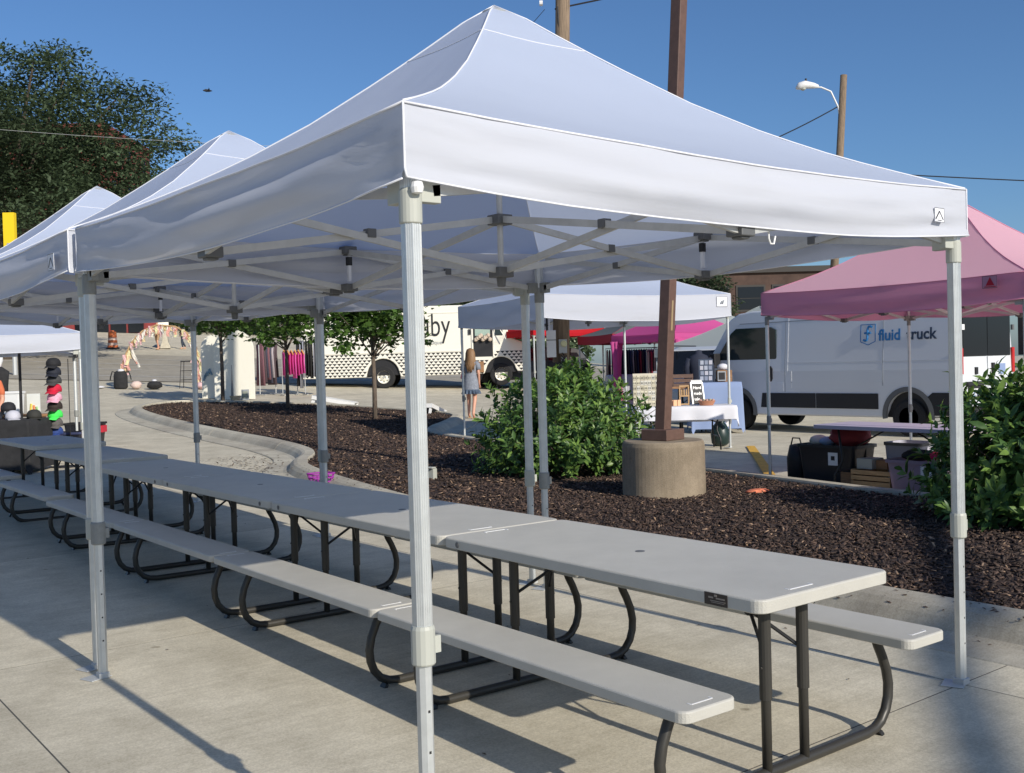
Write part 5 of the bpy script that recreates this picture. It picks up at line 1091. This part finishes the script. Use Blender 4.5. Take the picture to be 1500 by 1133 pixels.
fold_table('folding_table', 'long pale grey folding table under the pink tent', (8.98, 3.95), R(-93), 1.83, .74, .76, 'lav', legm='bracesteel')
tb1 = tub('storage_tub', 'large black storage tub with a white sticker under the pink tent', (9.2, 4.93), R(-90), .78, .5, .50, 'tubblack', 'tubblack', 'tub')
def crumple(name, label, c, r, mat, seed, cat='cloth', sq=.6):
    m = MB(); n = 14; 
    rs = []
    for i in range(1, 9):
        a = math.pi*i/9; rs.append([Vector((r*math.sin(a)*math.cos(2*math.pi*k/n)*(1+.35*noise.noise(Vector((i*.8, k*.9, seed)))), r*math.sin(a)*math.sin(2*math.pi*k/n)*(1+.35*noise.noise(Vector((k*.8, i*.9, seed+5)))), r*sq*(1-math.cos(a))*(1+.25*noise.noise(Vector((i, k, seed)))))) for k in range(n)])
    m.rings(rs); return m.build(name, mat, loc=c, smooth=True, label=label, cat=cat)
zt_ = tb1.location.z
crumple('red_cloth', 'dark red cloth heaped on the black tub', (9.18, 4.72, zt_+.46), .24, colm('dark_red_cloth', (.20, .02, .03)), 3)
crumple('white_bag', 'pale crumpled bag on the left of the black tub', (9.18, 5.16, zt_+.47), .11, colm('cream_bag', (.55, .52, .45)), 5, 'bag')
crumple('blue_bag', 'pale blue crumpled bag on the black tub', (9.14, 5.0, zt_+.47), .10, colm('pale_blue_bag', (.28, .36, .50)), 7, 'bag')
m = MB(); m.lathe([(.12, 0), (.13, .3), (.09, .46), (.02, .48)], (0, 0, 0), 12, .7, 1); m.path([(0, -.08, .45), (0, -.05, .55), (0, .05, .55), (0, .08, .45)], .01, n=5); m.build('black_bag', 'black', loc=(9.15, 5.47, 0), label='black bag against the left front leg of the pink tent', cat='bag', smooth=True)
cr1 = crate('wooden_crate', 'slatted wooden crate on the ground under the pink tent', (9.05, 4.27), R(-90), .50, .36, .25, 'tan', slats=4)
m = MB(); m.box((0, 0, .06), (.24, .2, .12)); m.build('white_box', 'lplastic', loc=(9.05, 4.38, .25+h(9, 4)), bev=.006, label='small pale box sitting on the slatted wooden crate', cat='box')
m = MB(); m.box((0, 0, .05), (.18, .16, .1)); m.build('small_carton', 'card', loc=(9.1, 4.22, .25+h(9, 4)), bev=.004, label='small brown carton on the slatted crate beside the pale box', cat='box')
cr2 = crate('wooden_crate', 'solid brown crate left of the slatted crate', (9.12, 4.56), R(-90), .30, .34, .22, 'darkwood', slats=1)
b1 = tub('clear_bin', 'large translucent storage bin of mixed goods under the pink tent', (8.95, 3.62), R(-90), .74, .45, .40, 'purplec', 'purplec', 'tub')
for k, (a, b, z, c_) in enumerate([(-.2, 0, .1, (.35, .12, .12)), (0, .05, .12, (.15, .18, .3)), (.18, -.02, .1, (.5, .4, .2)), (.1, .0, .2, (.2, .1, .2))]):
    m = MB(); m.lathe([(0, 0), (.1, .03), (.11, .1), (0, .16)], (0, 0, 0), 9); m.build('bundle', colm('bnd%d' % k, c_), loc=(8.95+b, 3.62+a, z), label=['dull red bundle inside the translucent bin', 'dark blue bundle inside the translucent bin', 'mustard bundle inside the translucent bin', 'purple bundle inside the translucent bin'][k], cat='bundle', smooth=True)
b2 = tub('clear_bin', 'second pale bin with black clip handles behind the translucent bin', (9.35, 4.05), R(-90), .46, .4, .55, colm('grey_bin', (.40, .40, .46)), 'dplastic', 'tub')
crumple('black_cloth', 'black cloth on top of the translucent bin', (8.95, 3.72, .38), .18, 'blackcloth', 11, sq=.35); crumple('pink_ribbon', 'bright pink bundle on top of the translucent bin', (8.9, 3.47, .40), .085, colm('hot_pink', (.65, .02, .12)), 12, 'ribbon')
m = MB(); m.box((0, 0, .012), (.62, .45, .008), R(12)); m.box((.15, -.1, .03), (.4, .3, .008), R(30), Matrix.Rotation(R(7), 4, 'X')); m.build('flat_cardboard', 'card', loc=(8.75, 3.65, h(9, 4)), rz=R(-90), label='flattened cardboard lying below the translucent bin', cat='cardboard')
crumple('orange_wrapper', 'crumpled orange and white wrapper lying on the mulch', (7.38, 4.67, float(bedz(7.38, 4.67)[0])), .11, colm('litter_orange', (.70, .20, .10), var=.5, vscale=14), 21, 'litter', sq=.22).scale = (1.5, .8, 1)
m = MB(); m.box((0, 0, .07), (.08, .10, .14)); m.box((-.03, 0, .15), (.09, .11, .02)); m.build('outdoor_outlet', 'lplastic', loc=(5.75, 8.45, float(bedz(5.75, 8.45)[0])), rz=R(20), bev=.01, label='small pale outdoor outlet box standing in the mulch', cat='outlet')
pbk = empty('purple_basket', (4.62, 9.25, float(bedz(4.62, 9.25)[0])), 0, 'purple plastic basket on the kerb behind the picnic tables', 'basket'); m = MB(); 
for k, (s_, z) in enumerate(((.8, .02), (.9, .07), (1, .12))): m.path([(x*s_, y*s_, z) for x, y in rounded(.30, .22, .04, 3)]+[(rounded(.30, .22, .04, 3)[0][0]*s_, rounded(.30, .22, .04, 3)[0][1]*s_, z)], .010, n=5)
for x, y in rounded(.30, .22, .04, 1): m.path([(x*.8, y*.8, .02), (x, y, .12)], .008, n=5)
m.build('frame', colm('purple_plastic', (.30, .03, .30)), pbk)

# ------------------------------------------------------------------ further stalls
def far_tent(label, c, rz, S, canv, z=None, roof=None, **k): return tent('canopy_tent', label, (c[0], c[1], (h(*c) if z is None else z)), rz, S, detail=1, canvas=canv, roofm=roof or canv, **k)
mg = far_tent('magenta canopy tent with gathered magenta side curtains', (23.6, 20.6), R(-6), 3.0, 'magc', z=.05, vh=.22, zs=1.05)
for (x, y) in ((-1.45, -1.5), (-1.5, 1.35), (1.3, -1.5)):
    m = MB(); n = 18; m.rings([[Vector((x+(.15+.05*math.sin(k*2.2))*f_*math.cos(2*math.pi*k/n), y+(.13+.05*math.sin(k*2.2))*f_*math.sin(2*math.pi*k/n), z)) for k in range(n)] for z, f_ in ((2.12, 1.3), (1.6, .9), (1.1, .75), (.1, 1.1))]); m.build('side_curtain', 'magc', mg, smooth=True)
far_tent('pale grey canopy tent to the left of the cargo van roof', (22.6, 16.6), R(8), 4.2, 'greyc', z=-.45, vh=.24, zs=1.15)
far_tent('bright red canopy tent beside the boutique truck cab', (23.9, 27.4), R(-10), 2.9, 'redc', z=.45, vh=.22, zs=.8)
far_tent('dark red canopy tent behind the wooden utility pole', (25.0, 24.0), R(-20), 3.0, 'redv', roof='dgreyc', z=.15, vh=.28, zs=.7)
far_tent('white canopy tent rising behind the magenta tent', (28.8, 25.0), R(-12), 3.6, 'greyc', z=.55, vh=.25, zs=1.1)
gcol = [(.25, .02, .04), (.02, .03, .08), (.04, .04, .05), (.30, .22, .20), (.05, .08, .07), (.12, .02, .08), (.35, .33, .34)]
def garment(parent, x, z, ln, mat, w=.05, d=.38):
    m = MB(); m.rings([[Vector((x+(w/2+.012*math.sin(k*1.9+x*40))*math.cos(2*math.pi*k/10)*f_, d/2*math.sin(2*math.pi*k/10)*g_, z-dz)) for k in range(10)] for dz, f_, g_ in ((0, .25, .25), (.06, .7, .95), (.3, .8, .8), (ln, 1.0, 1.1))]); return m.build('garment', mat, parent, smooth=True)
def rack(label, c, rz, W, cols, ln=1.0, Ht=1.65, group=None):
    z0 = h(*c); r_ = empty('clothes_rack', (c[0], c[1], z0), rz, label, 'clothes rack', group)
    m = MB(); m.path([(-W/2, 0, .05), (-W/2, 0, Ht), (W/2, 0, Ht), (W/2, 0, .05)], .016, n=6); m.path([(-W/2, -.25, .03), (-W/2, .25, .03)], .016, n=6); m.path([(W/2, -.25, .03), (W/2, .25, .03)], .016, n=6); m.build('frame', 'steel', r_)
    n = int(W/.085)
    for k in range(n):
        c_ = cols[random.randrange(len(cols))]; garment(r_, -W/2+.05+k*(W-.1)/max(1, n-1), Ht-.04, ln*random.uniform(.8, 1.1), colm('garment_%d_%d_%d' % tuple(int(v*100) for v in c_), c_, rough=.9), .075)
    return r_
rack('clothes rack of dark garments under the magenta tent', (23.3, 20.6), RA, 1.7, gcol, 1.1); rack('clothes rack of mixed garments behind the wooden pole', (24.6, 23.7), RA, 1.9, gcol, 1.1); rack('long rack of dark clothes at the back of the magenta tent', (25.2, 21.9), RA, 2.4, gcol[:3], 1.2)
rack('second rack of dark clothes left of the magenta tent', (23.9, 22.9), RA+.3, 1.6, gcol, 1.1)
rack('rack of dark coats under the white tent behind the magenta one', (27.4, 23.5), RA, 2.6, gcol[:3], 1.3)
tb5 = fold_table('stall_table', 'pale table under the dark red tent behind the big shrub', (23.0, 22.0), RA, 1.9, .7, .8, 'cloth_w'); tablecloth('tablecloth', 'pale cloth on the table under the dark red tent', (23.0, 22.0), RA, 1.92, .72, .81, colm('grey_cloth', (.42, .42, .44)), (.7, .7, .6, .6), wav=.015)
# rack beside the truck
pkc = [(.62, .06, .30), (.70, .10, .38), (.60, .05, .26)]; orc = [(.70, .30, .10)]
r1 = rack('rack of hot pink dresses on orange hangers beside the truck', (14.15, 28.75), RA+.5, .75, pkc, .85, 1.45)
for k in range(6):
    m = MB(); m.path([(-.3+.12*k, -.2, 1.34), (-.3+.12*k, 0, 1.47), (-.3+.12*k, .2, 1.34)], .022, n=5); m.build('hanger', colm('orange_hanger', (.75, .34, .10)), r1)
r2 = rack('rack of patterned dark dresses left of the pink dresses', (13.5, 29.3), RA+1.0, .7, [(.10, .07, .08), (.45, .40, .42), (.22, .10, .12), (.06, .06, .09)], 1.25, 1.72)
r3 = rack('rack of black dresses behind the pink dresses', (14.9, 29.0), RA, .9, [(.015, .015, .018), (.25, .26, .30), (.02, .02, .02)], 1.45, 1.85)
# cornhole boards
def cornhole(label, c, rz, tone='white', flip=False):
    z0 = h(*c); b = empty('cornhole_board', (c[0], c[1], z0), rz, label, 'cornhole board', 'white cornhole boards')
    L_ = 1.22; W_ = .61; a = math.atan2(.24, L_); mt4 = Matrix.Translation((0, -L_/2, .07)) @ Matrix.Rotation(a, 4, 'X')
    m = MB(); m.box((0, L_/2, .02), (W_, L_, .018), 0, mt4); pb_ = m.build('deck', tone, b)
    for s in (-1, 1):
        m = MB(); m.box((s*(W_/2-.012), L_/2, -.03), (.022, L_, .085), 0, mt4); m.build('side_rail', tone, b)
        m = MB(); m.path([(s*(W_/2-.06), L_/2-.10, .26), (s*(W_/2-.06), L_/2+.04, .0)], 1, sect=[(-.022, -.045), (.022, -.045), (.022, .045), (-.022, .045)]); m.build('leg', tone, b)
    m = MB(); m.box((0, L_-.012, -.03), (W_-.05, .022, .085), 0, mt4); m.build('end_rail', tone, b)
    m = MB(); m.lathe([(.076, 0), (.076, .002)], (0, 0, 0), 24); hb = m.build('hole', 'black', b); hb.matrix_local = mt4 @ Matrix.Translation((0, L_-.23, .0305)); return b
cornhole('white cornhole board sloping toward the right beside the truck', (12.95, 23.9), R(50)); cornhole('white cornhole board seen from its raised end left of the woman', (13.2, 19.6), R(128))
# arched backdrop boards
def arch_board(label, c, rz, W, Hh, mat='cream', tilt=0):
    z0 = h(*c); b = empty('arched_board', (c[0], c[1], z0), rz, label, 'backdrop board', 'white arched backdrop boards')
    pts = [(-W/2, 0), (W/2, 0), (W/2, Hh-W/2)]+[(W/2*math.cos(math.pi*i/16), Hh-W/2+W/2*math.sin(math.pi*i/16)) for i in range(1, 16)]+[(-W/2, Hh-W/2)]
    m = MB(); m.rings([[Vector((x, -.03, z)) for x, z in pts], [Vector((x, .03, z)) for x, z in pts]]); m.build('panel', mat, b, bev=.006)
    for s in (-1, 1): m = MB(); m.path([(s*W*.3, .03, Hh*.5), (s*W*.3, .45, 0)], .018, n=6); m.build('prop_leg', 'tan', b)
    return b
arch_board('larger white arched backdrop board behind the young maple', (11.75, 27.9), RA, 1.22, 2.12); ab2 = arch_board('smaller white arched backdrop board with blue shapes at its left edge', (11.45, 28.7), RA, .78, 1.95)
m = MB()
for k in range(7): m.path([(-.33+.03*k, -.036, .55+.06*k), (-.28+.035*k, -.036, .72+.05*(k % 3))], .035, n=5)
m.build('blue_art', colm('dusty_blue', (.22, .34, .42)), ab2)
bbz = h(11.6, 27.5)
ob = MB(); ob.lathe([(.06, 0), (.05, .02), (.01, 1.05), (0, 1.08)], (0, 0, 0), 4); ob.build('obelisk', colm('grey_zinc', (.20, .205, .21)), loc=(11.55, 27.65, bbz), label='slender grey tapering ornament in front of the larger arched board', cat='ornament')  # narrow grey solid modelled in place of a shadow falling on the board
m = MB(); m.lathe([(.12, 0), (.17, .12), (.16, .12), (.1, .02)], (0, 0, 0), 16); m.build('bowl_basket', colm('wicker', (.45, .36, .24)), loc=(11.55, 27.45, bbz+.02), label='shallow wicker basket below the larger arched board', cat='basket')
pf_ = empty('picture_frame', (11.85, 27.4, bbz), RA, 'grey picture frame leaning below the larger arched board', 'picture frame'); m = MB(); m.box((0, 0, .16), (.22, .03, .32)); m.build('frame', 'badge_grey', pf_); m = MB(); m.box((0, -.018, .16), (.15, .006, .22)); m.build('picture', colm('pic_green', (.3, .32, .26)), pf_)
# ribbon arch
az = h(11.6, 33.9); ra_ = empty('ribbon_arch', (11.62, 33.85, az), RA, 'pastel ribbon garland arch standing on the lot', 'arch')
AP = [(-1.28, 0, 0), (-1.33, 0, .6), (-1.2, 0, 1.1), (-.95, 0, 1.6), (-.55, 0, 2.0), (-.05, 0, 2.2), (.6, 0, 2.13), (1.0, 0, 1.9), (1.28, 0, 1.4), (1.42, 0, .8), (1.45, 0, 0)]
m = MB(); m.path(AP, .03, n=7); m.build('hoop', 'tan', ra_)
rc = [(.80, .42, .34), (.80, .66, .40), (.85, .82, .72), (.80, .76, .45), (.82, .55, .55), (.62, .70, .42)]
def onarch(t):
    s = t*(len(AP)-1); i = min(int(s), len(AP)-2); return Vector(AP[i]).lerp(Vector(AP[i+1]), s-i)
rme = []
for k, c_ in enumerate(rc):
    m = MB(); m.grid(lambda u, v: (-.05+.10*u+.02*math.sin(v*7+k), .02*math.sin(v*9+u*4), -.42*v), 2, 7); me = bpy.data.meshes.new('ribbon'); me.from_pydata(m.v, [], m.f); me.materials.append(colm('ribbon_%d' % k, c_, transl=.3)); rme.append(me)
for i in range(96):
    t_ = .14+.80*i/95 + random.uniform(-.01, .01); p_ = onarch(t_)
    if .62 < t_ < .66: continue
    o = bpy.data.objects.new('ribbon', rme[(i*7+i//5) % 6]); COL.objects.link(o); o.parent = ra_; o.location = p_+Vector((random.uniform(-.05, .05), random.uniform(-.07, .07), random.uniform(-.03, .05))); o.rotation_euler = (random.uniform(-.25, .25), random.uniform(-.3, .3), random.uniform(-.6, .6)); o.scale = (1, 1, random.uniform(.55, 1.25)*(1.5 if p_.x < -1.0 or p_.x > 1.1 else .8))
# wire stool
stl = empty('wire_stool', (12.55, 33.6, h(12.55, 33.6)), RA, 'thin black wire stool beside the ribbon arch', 'stool')
m = MB(); m.box((0, 0, .95), (.42, .36, .04)); m.build('seat', 'black', stl)
for sx_i in (-1, 1):
    for sy_i in (-1, 1): m = MB(); m.path([(sx_i*.19, sy_i*.16, .94), (sx_i*.25, sy_i*.22, 0)], .012, n=5); m.build('leg', 'black', stl)
for z in (.3, .62): m = MB(); m.path([(-.22, -.19, z), (.22, -.19, z), (.22, .19, z), (-.22, .19, z), (-.22, -.19, z)], .01, n=5); m.build('rung', 'black', stl)
bp_ = empty('backpack', (10.38, 34.15, h(10.38, 34.15)), RA, 'black backpack with raised straps below the ribbon arch', 'backpack'); m = MB(); m.lathe([(.20, 0), (.24, .05), (.24, .45), (.20, .58), (.12, .62)], (0, 0, 0), 14, 1, .65); m.build('bag_body', 'blackcloth', bp_, smooth=True)
for s in (-1, 1): m = MB(); m.path([(s*.15, 0, .55), (s*.28, 0, .60), (s*.34, 0, .42), (s*.36, 0, .3)], .02, n=6); m.build('strap', 'blackcloth', bp_)
crumple('white_cloth', 'white tissue sticking out of the black backpack', (10.38, 34.1, h(10.38, 34.15)+.57), .11, 'cloth_w', 31, sq=.5); crumple('pink_bag', 'small pale pink bag beside the black backpack', (10.78, 33.8, h(10.78, 33.8)), .19, colm('pale_pink_bag', (.62, .48, .42)), 32, 'bag', .75)
crumple('tote_bag', 'low black tote bag right of the pale pink bag', (11.3, 33.5, h(11.3, 33.5)), .26, 'blackcloth', 33, 'bag', .55); crumple('white_paper', 'white paper on top of the low black tote bag', (11.3, 33.48, h(11.3, 33.5)+.26), .08, 'cloth_w', 34, 'paper', .5)
crumple('white_sheet', 'white sheet on the ground left of the black backpack', (9.75, 34.6, h(9.75, 34.6)), .22, 'cloth_w', 35, 'paper', .2); crumple('pink_heap', 'pink and white heap of ribbon at the right foot of the arch', (12.85, 33.0, h(12.85, 33)), .30, colm('pale_pink_heap', (.75, .5, .5)), 36, 'ribbon', .45)
# traffic drum and concrete barrier
def drum(c, label):
    d = empty('traffic_drum', (*c, h(*c)), 0, label, 'traffic drum'); zs_ = [0, .2, .35, .5, .65, .8, 1.0]; rr_ = [.30, .28, .265, .255, .245, .235, .22]
    for k in range(6): m = MB(); m.lathe([(rr_[k], zs_[k]), (rr_[k]-.004, zs_[k+1])], (0, 0, 0), 20); m.build('band', 'orange' if k % 2 == 0 or k == 5 else colm('reflective_band', (.75, .55, .45)), d)
    m = MB(); m.lathe([(.38, 0), (.38, .06), (.3, .08)], (0, 0, 0), 18); m.build('base', 'black', d); m = MB(); m.box((0, 0, 1.04), (.2, .03, .08)); m.build('handle', 'orange', d)
drum((18.75, 60.8), 'orange and white striped traffic drum on the street')
bb_ = (22.2, 61.6); m = MB(); prof = [(-.3, 0), (-.3, .08), (-.17, .32), (-.09, .95), (.09, .95), (.17, .32), (.3, .08), (.3, 0)]
m.rings([[Vector((y*1, x, z*1.25)) for y, z in prof] for x in (-1.0, 1.6)]); m.build('concrete_barrier', 'curb', loc=(*bb_, h(*bb_)-.05), rz=R(-22), bev=.02, label='concrete road barrier seen end on beyond the street', cat='barrier')

# ------------------------------------------------------------------ buildings
def building(name, label, c, rz, W, D, Ht, wallm, floors, bays, win=(1.1, 1.6), base=None, trim='cream', cat='building', sides=True, z0=None, cornice=True, courses=False):
    z = h(*c)-.5 if z0 is None else z0; b = empty(name, (c[0], c[1], z), rz, label, cat)
    m = MB(); m.box((0, D/2, Ht/2), (W, D, Ht)); m.build('wall', wallm, b)
    if cornice: m = MB(); m.box((0, D/2, Ht+.2), (W+.5, D+.5, .4)); m.build('cornice', trim, b)
    fh = Ht/floors
    for f_ in range(floors):
        for k in range(bays):
            x = -W/2+W*(k+.5)/bays; zc = fh*(f_+.55)
            m = MB(); m.box((x, -.02, zc), (win[0]+.24, .10, win[1]+.24)); wf = m.build('window', trim, b)
            m = MB(); m.box((x, -.075, zc+win[1]/4), (win[0], .03, win[1]/2-.05)); m.build('pane', 'glass', wf); m = MB(); m.box((x, -.075, zc-win[1]/4), (win[0], .03, win[1]/2-.05)); m.build('pane', 'glass', wf)
        if sides:
            for k in range(3):
                y = D*(k+.5)/3; zc = fh*(f_+.55)
                for s in (1,):
                    m = MB(); m.box((s*W/2, y, zc), (.10, win[0]+.24, win[1]+.24)); wf = m.build('window', trim, b); m = MB(); m.box((s*(W/2+.06), y, zc), (.03, win[0], win[1])); m.build('pane', 'glass', wf)
    return b
building('brick_building', 'tall red brick building mostly hidden by the big dark tree', (22.3, 118.2), RA, 30, 14, 20.0, 'brick', 5, 9, trim='brick', z0=7)
building('brick_building', 'brown brick building with dark windows behind the pale tent', (61.5, 46.5), RA, 10.5, 9, 8.2, 'brick2', 2, 4, win=(1.9, 1.7), trim=colm('dark_trim', (.05, .045, .04)), z0=-.5)
building('brick_building', 'low pale green building behind the boutique truck', (50, 71), RA, 22, 9, 8.2, colm('pale_green_wall', (.42, .46, .30)), 2, 6, win=(1.3, 1.8), trim=colm('dark_trim', (.05, .045, .04)), z0=2.0)
sf = building('storefront', 'low dark red storefront with dark glass behind the ribbon arch', (18.2, 77.5), R(-20), 17.5, 8, 4.4, 'redwall', 1, 1, win=(.6, .6), trim='redwall', z0=4.3, sides=False)
for k, x in enumerate((3.7, 4.9, 6.1, 7.3)): m = MB(); m.box((x, -.06, 1.5), (1.05, .08, 2.5)); m.build('shop_window', 'glass', sf)
m = MB(); m.box((9.15, 0, 2.0), (.8, .5, 4.2)); m.build('pilaster', 'cream', sf)
for k in range(9): m = MB(); m.box((-8.2+1.25*k, -.08, 1.5), (1.1, .06, 2.4)); m.build('fence_panel', 'redwall', sf)
ysn = empty('sign_pylon', (9.05, 42.65, h(9.05, 42.65)), RA, 'tall yellow sign panel at the left edge in front of the big tree', 'sign'); m = MB(); m.box((0, 0, 5.55), (.44, .22, 1.75)); m.build('panel', 'yellow', ysn); m = MB(); m.box((0, -.12, 5.15), (.15, .04, .13)); m.build('plate', 'badge_grey', ysn); m = MB(); m.path([(0, 0, 0), (0, 0, 4.8)], .09, n=8); m.build('post', 'steel', ysn)
rsn = empty('shop_sign', (8.6, 43.6, h(8.6, 43.6)), RA, 'dark red sign with pink lettering cut off at the left edge', 'sign'); m = MB(); m.box((-1.0, 0, 5.2), (2.5, .3, 1.5)); m.build('board', 'redwall', rsn)
text('lettering', 'mntas', .60, colm('sign_pink', (.65, .25, .28)), rsn, (-1.3, -.17, 4.98), (R(90), 0, 0), .01, .8); m = MB(); m.path([(-1, 0, 0), (-1, 0, 4.5)], .10, n=8); m.build('post', 'steel', rsn)
building('house', 'small dark roofed building at the far right edge above the pink tent', (110, 42), RA, 12, 8, 9.0, 'brick2', 2, 4, trim=M['dark_trim'], z0=1.0)
# hedges / verge on the slope behind the street
rng = np.random.default_rng(8); n = 5200; a_ = rng.uniform(-12, 26, n); b_ = rng.normal(0, 1.1, n); px = 34+a_*.83+b_*.56; py = 74-a_*.56+b_*.83; z_ = np.array([h(x, y) for x, y in zip(px, py)])+rng.random(n)*(1.7+.5*np.sin(a_*.8))
V, F = scatter([(0, 0, 0), (.5, -.3, .05), (1, 0, -.06), (.5, .3, .05)], [(0, 1, 2, 3)], np.stack([px, py, z_], 1), frames(runit(n), runit(n)+[0, 0, 1]), rng.uniform(.35, .7, n)); rmesh('verge_shrubbery', V, F, 'leafd', kind='stuff')
